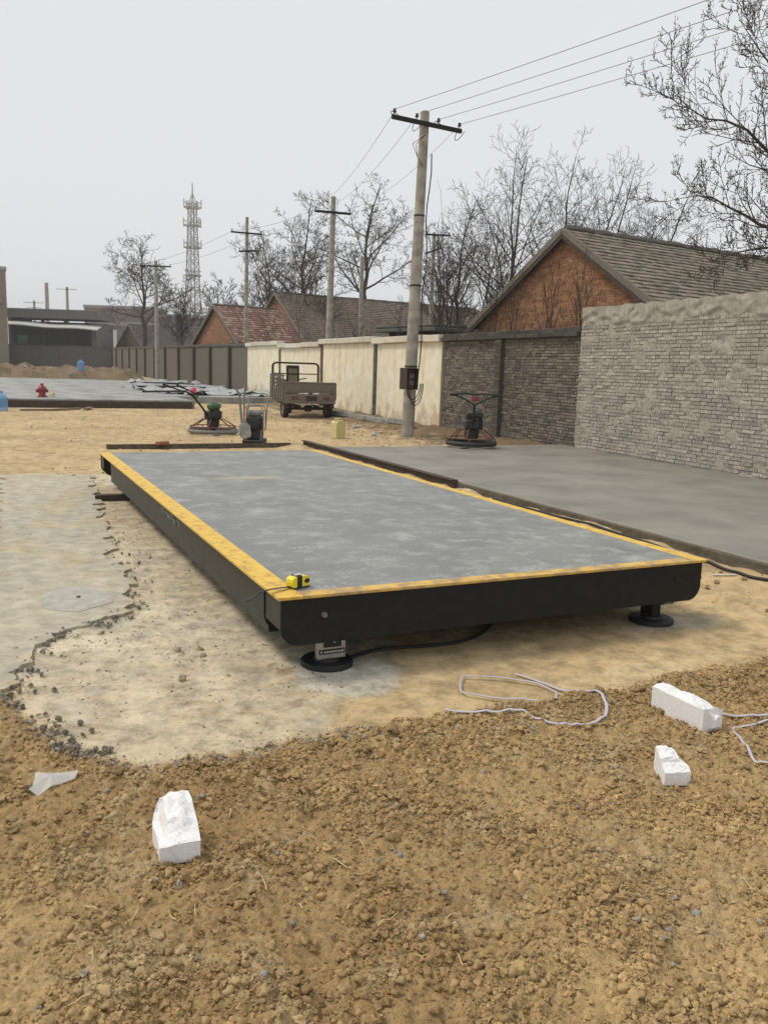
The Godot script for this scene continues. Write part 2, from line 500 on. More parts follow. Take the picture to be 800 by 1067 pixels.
func gcol(x: float, z: float) -> Color:
	var b := na.get_noise_2d(x * 0.6 + 31.0, z * 0.6)
	var s := nb.get_noise_2d(x * 0.9 + 11.0, z * 0.9 + 4.0)
	var r := nc.get_noise_2d(x * 0.7, z * 0.7 + 50.0)
	var sand := Vector3(0.66, 0.49, 0.265).lerp(Vector3(0.55, 0.40, 0.215), clampf(0.5 + b + 0.4 * s, 0, 1))
	if z < -9.0:
		var track := smoothstep(0.1, 0.5, nb.get_noise_2d(x * 0.25, z * 0.9))
		sand = sand.lerp(Vector3(0.44, 0.325, 0.19), 0.5 * track)
	sand = sand.lerp(Vector3(0.44, 0.31, 0.165), 0.7 * smoothstep(0.12, 0.5, nb.get_noise_2d(x * 0.3 + 60.0, z * 0.3) + 0.35 * s))
	sand = sand.lerp(Vector3(0.70, 0.555, 0.335), 0.6 * smoothstep(0.15, 0.5, nb.get_noise_2d(x * 0.22 - 30.0, z * 0.4) + 0.3 * r))
	var soil := Vector3(0.55, 0.385, 0.185).lerp(Vector3(0.40, 0.262, 0.118), clampf(0.5 + 1.0 * b + 0.6 * s, 0, 1))
	soil = soil.lerp(Vector3(0.52, 0.385, 0.205), 0.8 * smoothstep(0.12, 0.5, s + 0.5 * r))
	var col := sand
	if z > -14.0 and x > -8.0 and x < 9.0 and z < 9.0:
		var e := dirtiness(x, z)
		var pl := pale_in(x, z)
		if pl > 0.0:
			var pale := Vector3(0.69, 0.605, 0.44).lerp(Vector3(0.585, 0.48, 0.32), clampf(0.45 + 0.9 * b + 0.6 * s, 0, 1))
			pale = pale.lerp(Vector3(0.55, 0.49, 0.38), smoothstep(0.18, 0.5, s - 0.3 * b))
			# brown wash carried over the cement
			var wash := smoothstep(0.0, 0.4, nb.get_noise_2d(x * 0.35 + 3.0, z * 0.6 + 8.0)) * smoothstep(-0.6, 0.1, z)
			pale = pale.lerp(Vector3(0.40, 0.285, 0.155), 0.8 * wash * smoothstep(-0.35, 0.35, s + 0.8 * r))
			pale = pale.lerp(Vector3(0.36, 0.285, 0.19), 0.6 * smoothstep(0.30, 0.55, nc.get_noise_2d(x * 0.55 + 2.0, z * 0.8)))
			col = col.lerp(pale, pl)
		# smooth grout round the front left foot
		var gg := Vector2((x - 0.38) / 0.34, (z - 0.02) / 0.36).length() + 0.25 * s
		col = col.lerp(Vector3(0.61, 0.56, 0.45), 1.0 - smoothstep(0.75, 1.0, gg))
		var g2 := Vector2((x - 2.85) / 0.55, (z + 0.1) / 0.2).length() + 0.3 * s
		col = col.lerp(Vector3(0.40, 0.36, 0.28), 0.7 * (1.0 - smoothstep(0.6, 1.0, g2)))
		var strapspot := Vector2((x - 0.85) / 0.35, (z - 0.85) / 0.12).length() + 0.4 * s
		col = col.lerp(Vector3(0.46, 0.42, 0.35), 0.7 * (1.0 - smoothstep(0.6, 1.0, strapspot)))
		var t := smoothstep(-0.06, 0.09, e + 0.05 * r)
		col = col.lerp(soil, t)
	if z < -10.8 and z > -42.0 and x > 5.5:
		var wx := 9.94 + 0.0543 * (-10.4 - z)
		col = col.lerp(Vector3(0.225, 0.148, 0.08), smoothstep(wx - 2.8, wx - 1.6, x + 1.3 * s + 0.6 * r))
	return Color(col.x, col.y, col.z) * 1.12

func lines(stops: Array) -> PackedFloat32Array:
	var o := PackedFloat32Array()
	for k in stops.size() - 1:
		var a: float = stops[k][0]
		var b: float = stops[k + 1][0]
		var m := maxi(1, int(round((b - a) / stops[k][1])))
		for i in m:
			o.append(a + (b - a) * i / m)
	o.append(stops[stops.size() - 1][0])
	return o

func build_ground() -> void:
	var xs := lines([[-900.0, 150.0], [-150.0, 25.0], [-25.0, 3.0], [-8.0, 0.5], [-3.0, 0.08], [-1.9, 0.0125], [2.4, 0.03], [4.8, 0.16], [12.0, 2.0], [40.0, 20.0], [160.0, 100.0], [900.0, 1.0]])
	var zs := lines([[-900.0, 120.0], [-180.0, 15.0], [-45.0, 1.0], [-24.0, 0.2], [-9.5, 0.07], [-2.5, 0.04], [-0.4, 0.0125], [3.1, 0.12], [8.0, 2.0], [30.0, 40.0], [150.0, 1.0]])
	var nx := xs.size()
	var nz := zs.size()
	var vv := PackedVector3Array()
	var cc := PackedColorArray()
	vv.resize(nx * nz)
	cc.resize(nx * nz)
	for j in nz:
		for i in nx:
			var x := xs[i]
			var z := zs[j]
			vv[j * nx + i] = Vector3(x, gh(x, z), z)
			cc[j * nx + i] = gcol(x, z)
	var nn := PackedVector3Array()
	nn.resize(nx * nz)
	var ii := PackedInt32Array()
	var loose := PackedInt32Array()
	for j in nz:
		for i in nx:
			var dx := vv[j * nx + mini(i + 1, nx - 1)] - vv[j * nx + maxi(i - 1, 0)]
			var dz := vv[mini(j + 1, nz - 1) * nx + i] - vv[maxi(j - 1, 0) * nx + i]
			nn[j * nx + i] = dz.cross(dx).normalized()
			if i < nx - 1 and j < nz - 1:
				var a := j * nx + i
				var into := [a, a + 1, a + nx, a + 1, a + nx + 1, a + nx]
				if zs[j] > -1.5 and zs[j] < 6.0 and xs[i] > -4.0 and xs[i] < 5.0 and dirtiness(xs[i], zs[j]) > 0.03:
					loose.append_array(into)
				else:
					ii.append_array(into)
	var arr := []
	arr.resize(Mesh.ARRAY_MAX)
	arr[Mesh.ARRAY_VERTEX] = vv
	arr[Mesh.ARRAY_NORMAL] = nn
	arr[Mesh.ARRAY_COLOR] = cc
	arr[Mesh.ARRAY_INDEX] = ii
	var m := ArrayMesh.new()
	m.add_surface_from_arrays(Mesh.PRIMITIVE_TRIANGLES, arr)
	arr[Mesh.ARRAY_INDEX] = loose
	m.add_surface_from_arrays(Mesh.PRIMITIVE_TRIANGLES, arr)
	m.surface_set_material(0, M.ground)
	m.surface_set_material(1, M.loose_soil)
	var o := MeshInstance3D.new()
	o.name = numbered("ground")
	o.mesh = m
	o.set_meta("kind", "structure")
	add_child(o)

# lump: an icosphere pushed about by noise
func lump(sd: int, squash := 0.7, rough := 0.35, sub := 1, flat := false) -> ArrayMesh:
	var t := (1.0 + sqrt(5.0)) / 2.0
	var P := [Vector3(-1, t, 0), Vector3(1, t, 0), Vector3(-1, -t, 0), Vector3(1, -t, 0), Vector3(0, -1, t), Vector3(0, 1, t), Vector3(0, -1, -t), Vector3(0, 1, -t), Vector3(t, 0, -1), Vector3(t, 0, 1), Vector3(-t, 0, -1), Vector3(-t, 0, 1)]
	var F := [[0, 11, 5], [0, 5, 1], [0, 1, 7], [0, 7, 10], [0, 10, 11], [1, 5, 9], [5, 11, 4], [11, 10, 2], [10, 7, 6], [7, 1, 8], [3, 9, 4], [3, 4, 2], [3, 2, 6], [3, 6, 8], [3, 8, 9], [4, 9, 5], [2, 4, 11], [6, 2, 10], [8, 6, 7], [9, 8, 1]]
	for s in sub:
		var mid := {}
		var G := []
		for f in F:
			var e := []
			for k in 3:
				var a: int = f[k]
				var b: int = f[(k + 1) % 3]
				var key := mini(a, b) * 10000 + maxi(a, b)
				if not mid.has(key):
					mid[key] = P.size()
					P.append((P[a].normalized() + P[b].normalized()))
				e.append(mid[key])
			G.append([f[0], e[0], e[2]])
			G.append([f[1], e[1], e[0]])
			G.append([f[2], e[2], e[1]])
			G.append([e[0], e[1], e[2]])
		F = G
	var r := RandomNumberGenerator.new()
	r.seed = sd
	var f1 := noise(FastNoiseLite.TYPE_SIMPLEX_SMOOTH, 0.9, 2, sd)
	var Q := []
	for p in P:
		var d: Vector3 = p.normalized()
		var k: float = 1.0 + rough * 1.5 * f1.get_noise_3dv(d) + rough * 0.25 * r.randf_range(-1, 1)
		Q.append(Vector3(d.x * k, d.y * k * squash, d.z * k * 0.85))
	var N := []
	N.resize(Q.size())
	N.fill(Vector3.ZERO)
	for f in F:
		var fn: Vector3 = (Q[f[1]] - Q[f[0]]).cross(Q[f[2]] - Q[f[0]])
		for k in 3: N[f[k]] += fn
	var mb := MB.new()
	if flat:
		for f in F:
			mb.tri_out(Q[f[0]], Q[f[1]], Q[f[2]], Vector3.ZERO, Color.WHITE)
		return mb.mesh()
	for k in Q.size():
		var nn: Vector3 = N[k].normalized()
		if nn.dot(Q[k]) < 0.0: nn = -nn
		mb.vert(Q[k], nn, Color.WHITE)
	for f in F:
		mb.ix.append_array([f[0], f[2], f[1]])
	return mb.mesh()

func scatter_clods() -> void:
	var shapes := [lump(1, 0.85, 0.55), lump(2, 0.75, 0.6), lump(3, 0.85, 0.7, 1, true), lump(4, 0.7, 0.75, 1, true)]
	var lists := [[], [], [], []]
	var r := RandomNumberGenerator.new()
	r.seed = 77
	var count := 0
	for k in 520000:
		var z := r.randf_range(-0.4, 3.1)
		var x := -1.95 + (2.9 + (2.8 - z) * 1.7) * r.randf()
		if x > 3.6: continue
		var e := dirtiness(x, z)
		var patch := nb.get_noise_2d(x * 0.8 + 40.0, z * 0.8)
		var p := 0.0
		if e > 0.0:
			p = clampf(0.27 + 1.4 * patch, 0.11, 0.8) + 0.8 * exp(-(e - 0.1) * (e - 0.1) / 0.03)
		else:
			p = 0.22 * exp(-e * e / 0.006) + 0.006
		if e > 0.0:
			p *= clampf(1.25 - 0.32 * (2.9 - z), 0.35, 1.0)
		if r.randf() > p:
			continue
		var size := 0.0013 + 0.0030 * pow(r.randf(), 2.6)
		if e > 0.0:
			size += 0.012 * pow(r.randf(), 8.0)
			if r.randf() < 0.02 + 0.04 * exp(-(e - 0.25) * (e - 0.25) / 0.05):
				size += 0.002 + 0.010 * r.randf() * r.randf()
		var b := Basis(Vector3(r.randf_range(-1, 1), r.randf_range(-1, 1), r.randf_range(-1, 1)).normalized(), r.randf_range(-0.5, 0.5)) * Basis(Vector3.UP, r.randf() * TAU)
		b = b.scaled(Vector3.ONE * size * r.randf_range(0.8, 1.2))
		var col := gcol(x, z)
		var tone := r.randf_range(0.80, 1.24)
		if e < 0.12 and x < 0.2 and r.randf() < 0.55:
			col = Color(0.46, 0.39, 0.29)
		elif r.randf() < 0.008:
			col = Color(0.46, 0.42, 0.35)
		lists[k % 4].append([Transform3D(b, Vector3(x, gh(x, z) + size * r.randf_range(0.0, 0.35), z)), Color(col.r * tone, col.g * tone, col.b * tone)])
		count += 1
	# half-buried clods
	for k in 6500:
		var x := r.randf_range(-2.1, 3.2)
		var z := r.randf_range(0.3, 3.2)
		var e := dirtiness(x, z)
		if e < 0.02: continue
		var p := clampf(0.22 + 1.1 * nb.get_noise_2d(x * 0.8 + 40.0, z * 0.8), 0.02, 1.0) + 0.7 * exp(-(e - 0.25) * (e - 0.25) / 0.06)
		if r.randf() > p: continue
		var size := 0.006 + 0.019 * pow(r.randf(), 3.0)
		var b := Basis(Vector3(r.randf_range(-1, 1), 0.3, r.randf_range(-1, 1)).normalized(), r.randf_range(-0.5, 0.5)) * Basis(Vector3.UP, r.randf() * TAU)
		var col := gcol(x, z)
		var tone := r.randf_range(0.9, 1.3)
		lists[k % 4].append([Transform3D(b.scaled(Vector3(size, size * 0.8, size)), Vector3(x, gh(x, z) - size * r.randf_range(-0.15, 0.35), z)), Color(col.r * tone, col.g * tone, col.b * tone)])
	# grit on the rough pour between pad and platform
	for k in 4500:
		var x := r.randf_range(-1.2, 0.5)
		var z := r.randf_range(-7.0, 0.7)
		if pale_in(x, z) < 0.6 or r.randf() > 0.35 + 1.3 * nb.get_noise_2d(x * 0.7, z * 0.7 + 20.0): continue
		var size := 0.002 + 0.005 * pow(r.randf(), 3.0)
		var tone := r.randf_range(0.35, 1.0)
		lists[k % 4].append([Transform3D(Basis(Vector3.UP, r.randf() * TAU).scaled(Vector3.ONE * size), Vector3(x, gh(x, z) + size * 0.2, z)), Color(0.52 * tone, 0.45 * tone, 0.34 * tone)])
	# broken cement along the torn edge of the thin pour
	var torn := [Vector2(-0.24, -5.79), Vector2(-0.36, -4.13), Vector2(-0.45, -2.92), Vector2(-0.42, -2.3), Vector2(-0.54, -1.62), Vector2(-0.72, -1.42), Vector2(-0.94, -1.28), Vector2(-1.15, -1.06), Vector2(-1.27, -0.61), Vector2(-1.33, -0.1), Vector2(-1.2, 0.3), Vector2(-1.0, 0.62)]
	for k in 2200:
		var i := int(pow(r.randf(), 0.6) * (torn.size() - 1))
		i = mini(i, torn.size() - 2)
		var q: Vector2 = torn[i].lerp(torn[i + 1], r.randf())
		q += Vector2(r.randfn(0.02, 0.06), r.randfn(0.02, 0.06))
		if nb.get_noise_2d(q.x * 1.6 + 70.0, q.y * 1.6) < r.randf_range(-0.2, 0.25): continue
		var size := 0.0022 + 0.012 * pow(r.randf(), 4.0)
		var tone := r.randf_range(0.45, 1.0)
		lists[k % 4].append([Transform3D(Basis(Vector3(r.randf(), 1, r.randf()).normalized(), r.randf() * TAU).scaled(Vector3.ONE * size), Vector3(q.x, gh(q.x, q.y) + 0.012 + size * 0.2, q.y)), Color(0.40 * tone, 0.35 * tone, 0.27 * tone)])
	# sparser, coarser crumbs farther off
	for k in 9000:
		var x := r.randf_range(-3.0, 9.0)
		var z := r.randf_range(-26.0, 0.0)
		if x > -0.1 and x < 3.1 and z > -7.7 and z < 0.0: continue
		if x > 4.5 and z > -12.0: continue
		var p := 0.25
		if x < 1.0 and z > -9.0: p = 0.6
		if x > 3.6 and x < 4.6 and z > -11: p = 1.0
		if x > 6.0: p = 1.0
		if r.randf() > p: continue
		var size := 0.005 + 0.022 * pow(r.randf(), 5.0)
		var col := gcol(x, z)
		var tone := r.randf_range(0.6, 1.05)
		if x > 3.6 and x < 4.6 and z > -11: col = Color(0.40, 0.28, 0.155)
		lists[k % 4].append([Transform3D(Basis(Vector3.UP, r.randf() * TAU).scaled(Vector3.ONE * size), Vector3(x, gh(x, z) + size * 0.2, z)), Color(col.r * tone, col.g * tone, col.b * tone)])
	var root := Node3D.new()
	for k in 4:
		var mm := MultiMesh.new()
		mm.transform_format = MultiMesh.TRANSFORM_3D
		mm.use_colors = true
		mm.mesh = shapes[k]
		mm.instance_count = lists[k].size()
		for i in lists[k].size():
			mm.set_instance_transform(i, lists[k][i][0])
			mm.set_instance_color(i, lists[k][i][1])
		var o := MultiMeshInstance3D.new()
		o.name = numbered("soil_crumbs")
		o.multimesh = mm
		o.material_override = M.clod
		add_child(o)
		tag(o, "loose brown soil crumbs and grit scattered over the ground", "soil", "loose soil crumbs")
		stuff(o)
	print("crumbs ", count)
	# single pebbles and clods large enough to point at
	var peb := [[0.597, 2.374, 0.017], [0.574, 2.306, 0.011], [0.449, 2.254, 0.010], [0.364, 2.362, 0.011], [-0.111, 2.006, 0.012], [-0.617, 1.986, 0.010], [-0.76, 2.153, 0.013], [-0.538, 1.599, 0.008], [-0.068, 1.44, 0.008], [-0.394, 1.469, 0.009], [-0.218, 1.737, 0.009], [-0.132, 1.689, 0.008], [0.635, 1.723, 0.009], [0.521, 1.989, 0.008], [-0.117, 1.965, 0.009], [0.722, 2.507, 0.010], [0.385, 2.452, 0.009], [0.564, 2.47, 0.008], [1.006, 1.503, 0.010], [-1.161, 0.526, 0.016], [0.262, 2.445, 0.009]]
	for k in peb.size():
		var a: Array = peb[k]
		var o := MeshInstance3D.new()
		o.name = numbered("pebble")
		o.mesh = lump(200 + k % 5, 0.72, 0.28)
		var g := r.randf_range(0.30, 0.44)
		o.material_override = pebble_mat(g)
		add_child(o)
		o.transform = Transform3D(Basis(Vector3.UP, r.randf() * TAU).scaled(Vector3.ONE * a[2]), Vector3(a[0], gh(a[0], a[1]) + a[2] * 0.35, a[1]))
		tag(o, "small blue grey pebble lying in the brown soil", "pebble", "grey pebbles in the soil")
	var cl := [[0.757, 1.863, 0.03], [0.821, 1.911, 0.032], [-0.247, 0.98, 0.028], [-0.387, 0.859, 0.035], [0.332, 2.591, 0.025], [0.387, 2.67, 0.022], [0.366, 2.511, 0.022], [1.164, 1.888, 0.026], [0.864, 2.096, 0.024], [0.391, 2.23, 0.018], [-1.291, 0.743, 0.03], [-1.349, 1.04, 0.026], [-0.046, 2.423, 0.016], [-0.229, 1.368, 0.02], [-0.541, 2.311, 0.02], [-0.754, 1.847, 0.018], [-1.061, 0.94, 0.022], [-0.175, 2.327, 0.016], [1.563, 1.695, 0.028], [1.161, 1.113, 0.035], [0.986, 1.158, 0.026], [0.06, 1.365, 0.022], [-0.048, 0.862, 0.03], [0.053, 1.003, 0.028], [1.72, 0.86, 0.05], [2.1, 0.95, 0.035], [2.5, 0.85, 0.04], [1.45, 0.84, 0.04], [-0.6, 0.86, 0.03], [-0.95, 0.78, 0.034], [0.25, 0.86, 0.03], [0.46, 0.92, 0.028]]
	for k in cl.size():
		var a: Array = cl[k]
		var o := MeshInstance3D.new()
		o.name = numbered("soil_clod")
		o.mesh = lump(300 + k % 7, 0.55, 0.75, 2)
		var t := r.randf_range(0.85, 1.1)
		var m: StandardMaterial3D = clod_mats[k % 3]
		o.material_override = m
		add_child(o)
		o.transform = Transform3D(Basis(Vector3.UP, r.randf() * TAU).scaled(Vector3.ONE * a[2] * 0.8), Vector3(a[0], gh(a[0], a[1]) + a[2] * 0.15, a[1]))
		tag(o, "large rounded clod of dry brown soil", "clod", "larger clods in the soil")
	for k in 44:
		var x := r.randf_range(-1.4, 1.1)
		var z := r.randf_range(1.2, 2.75)
		var a := r.randf() * TAU
		var L := r.randf_range(0.03, 0.09)
		var mb := MB.new()
		var pts := []
		for i in 4:
			var q := Vector2(x, z) + Vector2(cos(a + 0.1 * i), sin(a + 0.1 * i)) * L * i / 3.0
			pts.append(Vector3(q.x - x, gh(q.x, q.y) + 0.013 - gh(x, z), q.y - z))
		mb.tube(pts, [0.0018, 0.0024, 0.0022, 0.0014], 5)
		solo("straw_stalk", mb, M.straw, "thin dry straw stalk lying on the brown soil", "straw", "straw stalks on the soil", Vector3(x, gh(x, z), z))

var peb_mats := {}
var clod_mats := []
func pebble_mat(g: float) -> StandardMaterial3D:
	var k := int(g * 20)
	if not peb_mats.has(k):
		peb_mats[k] = dull(mat(lin(g * 1.04, g, g * 0.91), 0.85, M.vc.albedo_texture, 8.0))
	return peb_mats[k]

# ---------------------------------------------------------------- bricks and tiles
func brick_mats(cols: Array) -> Array:
	var o := []
	for q in cols:
		var m: StandardMaterial3D = M.brickvc.duplicate()
		m.vertex_color_use_as_albedo = false
		m.albedo_color = lin(q[0], q[1], q[2])
		o.append(m)
	return o

# list entries: [Transform3D, size Vector3, colour index]; the largest seen become parts, the rest one stuff part
func lay(parent: Node3D, list: Array, called: String, joined: String, cols: Array, limit: int, bevel: float) -> void:
	var eye := parent.transform.affine_inverse() * EYE
	list.sort_custom(func(a, b): return a[0].origin.distance_squared_to(eye) < b[0].origin.distance_squared_to(eye))
	var mats := brick_mats(cols)
	var cache := {}
	var rest := MB.new()
	for k in list.size():
		var e: Array = list[k]
		if k < limit:
			var key := Vector3i((e[1] * 100.0).round())
			if not cache.has(key):
				var mb := MB.new()
				mb.bbox(Transform3D(), e[1], bevel)
				cache[key] = mb.mesh()
			var o := MeshInstance3D.new()
			o.name = called
			o.mesh = cache[key]
			o.material_override = mats[e[2]]
			o.transform = e[0]
			parent.add_child(o, true)
		else:
			var q: Array = cols[e[2]]
			rest.box(e[0], e[1], Color(q[0], q[1], q[2]))
	if rest.v.size():
		stuff(part(parent, joined, rest, M.brickvc))

# courses in the local frame: along +u from 0 to length, up +y, outward normal n
func courses(o: Vector3, u: Vector3, n: Vector3, y0: float, y1: float, span: Callable, bl: float, bh: float, joint: float, depth: float, ncol: int, r: RandomNumberGenerator, rag := 0.006, skip := 0.0) -> Array:
	var list := []
	var row := 0
	var y := y0
	while y + bh < y1:
		var sp: Vector2 = span.call(y + bh * 0.5)
		var x := sp.x - (0.0 if row % 2 == 0 else bl * 0.5)
		x -= r.randf() * 0.03
		while x < sp.y:
			var L := bl * (1.0 if r.randf() < 0.62 else 0.5) - joint
			var a := maxf(x, sp.x)
			var b := minf(x + L, sp.y)
			if b - a > 0.05 and r.randf() >= skip:
				var len := b - a
				len = round(len * 50.0) / 50.0
				if len > 0.03:
					var out := r.randf_range(-rag, rag)
					var bas := Basis(u, Vector3.UP, u.cross(Vector3.UP)) * Basis(Vector3(r.randf_range(-1, 1), r.randf_range(-1, 1), r.randf_range(-1, 1)).normalized(), r.randf_range(-0.012, 0.012))
					list.append([Transform3D(bas, o + u * (a + len * 0.5) + Vector3.UP * (y + bh * 0.5 + r.randf_range(-0.003, 0.003)) + n * (out + rag - depth * 0.5)), Vector3(len, bh - joint, depth), r.randi() % ncol])
			x += L + joint
		y += bh
		row += 1
	return list

# ---------------------------------------------------------------- trees
func grow(mb: MB, p: Vector3, dir: Vector3, L: float, r0: float, lev: int, P: Dictionary, r: RandomNumberGenerator) -> void:
	var segs: int = P.segs[mini(lev, P.segs.size() - 1)]
	var pts := [p]
	var rad := [r0]
	var d := dir
	var tip := 0.35 if lev < P.levels - 1 else 0.25
	var wob: float = P.wob
	for k in segs:
		d = (d + Vector3(r.randf_range(-1, 1), r.randf_range(-1, 1), r.randf_range(-1, 1)) * wob + Vector3.UP * P.up).normalized()
		pts.append(pts[-1] + d * (L / segs))
		rad.append(maxf(P.rmin, r0 * lerpf(1.0, tip, float(k + 1) / segs)))
	mb.tube(pts, rad, 5 if lev < 2 else 3, Color.WHITE, false)
	if P.has("tips") and lev == P.tip_lev:
		P.tips.append(pts[-1])
	branch_from(mb, pts, rad, L, lev, P, r)

func branch_from(mb: MB, pts: Array, rad: Array, L: float, lev: int, P: Dictionary, r: RandomNumberGenerator) -> void:
	if lev >= P.levels:
		return
	var m := pts.size() - 1
	var count: int = P.kids[mini(lev, P.kids.size() - 1)]
	count = int(round(count * r.randf_range(0.75, 1.25)))
	var roll := r.randf() * TAU
	for k in count:
		var from: float = P.start if lev == 0 else 0.2
		var t: float = lerpf(from, 1.0, (k + r.randf()) / count)
		var f := t * m
		var i := mini(int(f), m - 1)
		var q: Vector3 = pts[i].lerp(pts[i + 1], f - i)
		var rr: float = lerpf(rad[i], rad[i + 1], f - i)
		var ax: Vector3 = (pts[i + 1] - pts[i]).normalized()
		roll += 2.4 + r.randf_range(-0.5, 0.5)
		var side := ax.cross(Vector3(0.2, 0.4, 0.9)).normalized().rotated(ax, roll)
		var ang: float = P.ang * r.randf_range(0.7, 1.3)
		var d := (ax * cos(ang) + side * sin(ang)).normalized()
		var L2: float = L * P.shrink * r.randf_range(0.6, 1.15) * (1.0 - 0.45 * (t - from))
		grow(mb, q, d, L2, maxf(P.rmin, rr * P.thin), lev + 1, P, r)

func tree(called: String, label: String, category: String, group: String, at: Vector3, H: float, trunk_h: float, r0: float, P: Dictionary, m: Material, sd: int, lean := Vector3.ZERO) -> Node3D:
	var r := RandomNumberGenerator.new()
	r.seed = sd
	var t := thing(called, label, category, at, 0.0, group)
	var tm := MB.new()
	var pts := []
	var rad := []
	for k in 9:
		var f := k / 8.0
		pts.append(Vector3(r.randf_range(-1, 1), 0, r.randf_range(-1, 1)) * 0.012 * H * (0.0 if k == 0 else 1.0) + Vector3(0, H * 0.72 * f - 0.05, 0) + lean * f * f)
		rad.append(lerpf(r0, r0 * 0.28, f))
	tm.tube(pts, rad, 8, Color.WHITE, true)
	part(t, "trunk", tm, m)
	var cm := MB.new()
	P.start = trunk_h / (H * 0.72)
	branch_from(cm, pts, rad, H * 0.72, 0, P, r)
	grow(cm, pts[-1], Vector3(r.randf_range(-0.2, 0.2), 1, r.randf_range(-0.2, 0.2)).normalized(), H * 0.28, rad[-1], 1, P, r)
	part(t, "crown", cm, m)
	return t

# ---------------------------------------------------------------- weighbridge
func build_platform() -> void:
	var t := thing("weighbridge_platform", "long grey steel weighbridge platform with yellow painted border and black end plate", "weighbridge")
	var W := 3.0
	var L := 7.53
	var bl := 0.12
	var br := 0.075
	var bf := 0.085
	var dm := MB.new()
	# top face with its own texture coordinates
	var a := Vector3(bl, TOP, -bf)
	var c := Vector3(W - br, TOP, -L + 0.05)
	var i := dm.v.size()
	dm.vert(Vector3(a.x, TOP, a.z), Vector3.UP, Color.WHITE, Vector2(0, 0))
	dm.vert(Vector3(c.x, TOP, a.z), Vector3.UP, Color.WHITE, Vector2(1, 0))
	dm.vert(Vector3(c.x, TOP, c.z), Vector3.UP, Color.WHITE, Vector2(1, 1))
	dm.vert(Vector3(a.x, TOP, c.z), Vector3.UP, Color.WHITE, Vector2(0, 1))
	dm.ix.append_array([i, i + 2, i + 1, i, i + 3, i + 2])
	for s in [[Vector3(a.x, TOP, a.z), Vector3(c.x, TOP, a.z)], [Vector3(c.x, TOP, a.z), Vector3(c.x, TOP, c.z)], [Vector3(c.x, TOP, c.z), Vector3(a.x, TOP, c.z)], [Vector3(a.x, TOP, c.z), Vector3(a.x, TOP, a.z)]]:
		var dn := Vector3(0, -0.012, 0)
		dm.quad(s[0] + dn, s[1] + dn, s[1], s[0], Color.WHITE)
	dm.quad(Vector3(a.x, TOP - 0.012, a.z), Vector3(a.x, TOP - 0.012, c.z), Vector3(c.x, TOP - 0.012, c.z), Vector3(c.x, TOP - 0.012, a.z), Color.WHITE)
	part(t, "deck_plate", dm, deck_material())
	# yellow border: two long strips in two lengths each with a welded seam, and the ends
	var z0 := -0.002
	for side in 2:
		var x0 := -0.02 if side == 0 else W - br
		var x1 := bl if side == 0 else W + 0.02
		for seg in [[0.012, -3.27], [-3.276, -L - 0.01]]:
			var m := MB.new()
			m.bx(Vector3(x0, TOP - 0.014, seg[1]), Vector3(x1, TOP + 0.003 - 0.0015 * (1 if seg[1] < -4 else 0), seg[0]), Color.WHITE, 0.002)
			part(t, "border_strip", m, M.yellow)
	for e in 2:
		var m := MB.new()
		if e == 0:
			m.bx(Vector3(bl + 0.001, TOP - 0.014, -bf), Vector3(W - br - 0.001, TOP + 0.003, 0.012), Color.WHITE, 0.002)
		else:
			m.bx(Vector3(bl + 0.001, TOP - 0.014, -L - 0.01), Vector3(W - br - 0.001, TOP + 0.003, -L + 0.049), Color.WHITE, 0.002)
		part(t, "border_strip", m, M.yellow_front)
	# end boxes with rounded lower corners
	for e in 2:
		var zf := 0.0 if e == 0 else -L + 0.014
		var poly := PackedVector2Array()
		var r := 0.10
		var y0 := TOP - 0.275
		poly.append(Vector2(0, TOP - 0.015))
		for k in 7:
			var an := PI + k * PI / 12.0
			poly.append(Vector2(r + r * cos(an), y0 + r + r * sin(an)))
		for k in 7:
			var an := 1.5 * PI + k * PI / 12.0
			poly.append(Vector2(W - 0.01 - r + r * cos(an), y0 + r + r * sin(an)))
		poly.append(Vector2(W - 0.01, TOP - 0.015))
		var m := MB.new()
		m.prism(poly, 0.014, Transform3D(Basis(), Vector3(0, 0, zf - 0.014)))
		part(t, "end_plate", m, M.steel_dark)
		# inner diaphragm a little shorter
		var m2 := MB.new()
		var zi := -0.31 if e == 0 else -L + 0.30
		m2.prism(poly, 0.012, Transform3D(Basis(), Vector3(0, 0, zi)))
		part(t, "diaphragm", m2, M.steel_dark)
		# side cheeks between the two
		for sx in [0.012, W - 0.022]:
			var m3 := MB.new()
			var za := minf(zf - 0.0145, zi + 0.0125)
			var zb := maxf(zf - 0.0145, zi + 0.0125)
			if e == 1:
				za = -L + 0.0145
				zb = zi - 0.0005
			m3.bx(Vector3(sx - 0.005, TOP - 0.19, za), Vector3(sx + 0.005, TOP - 0.0152, zb))
			part(t, "side_cheek", m3, M.web_dark)
	# side beams: web, lower flange, and the stiffening beams under the deck
	for sx in [0.035, W - 0.045]:
		var m := MB.new()
		m.bx(Vector3(sx - 0.006, TOP - 0.275, -6.78), Vector3(sx + 0.006, TOP - 0.0152, -0.3105))
		var fx := 0.05 if sx < 1.0 else -0.05
		m.bx(Vector3(sx + fx - 0.055, TOP - 0.287, -6.78), Vector3(sx + fx + 0.055, TOP - 0.2755, -0.3105))
		part(t, "side_beam", m, M.web_dark)
	for k in 6:
		var x := 0.5 + k * 0.4
		var m := MB.new()
		m.bx(Vector3(x - 0.05, TOP - 0.24, -L + 0.32), Vector3(x + 0.05, TOP - 0.015, -0.32))
		part(t, "deck_rib", m, M.steel_dark)
	# chalked figures on the left beam, worn past reading
	var ch := MB.new()
	var r := RandomNumberGenerator.new()
	r.seed = 5
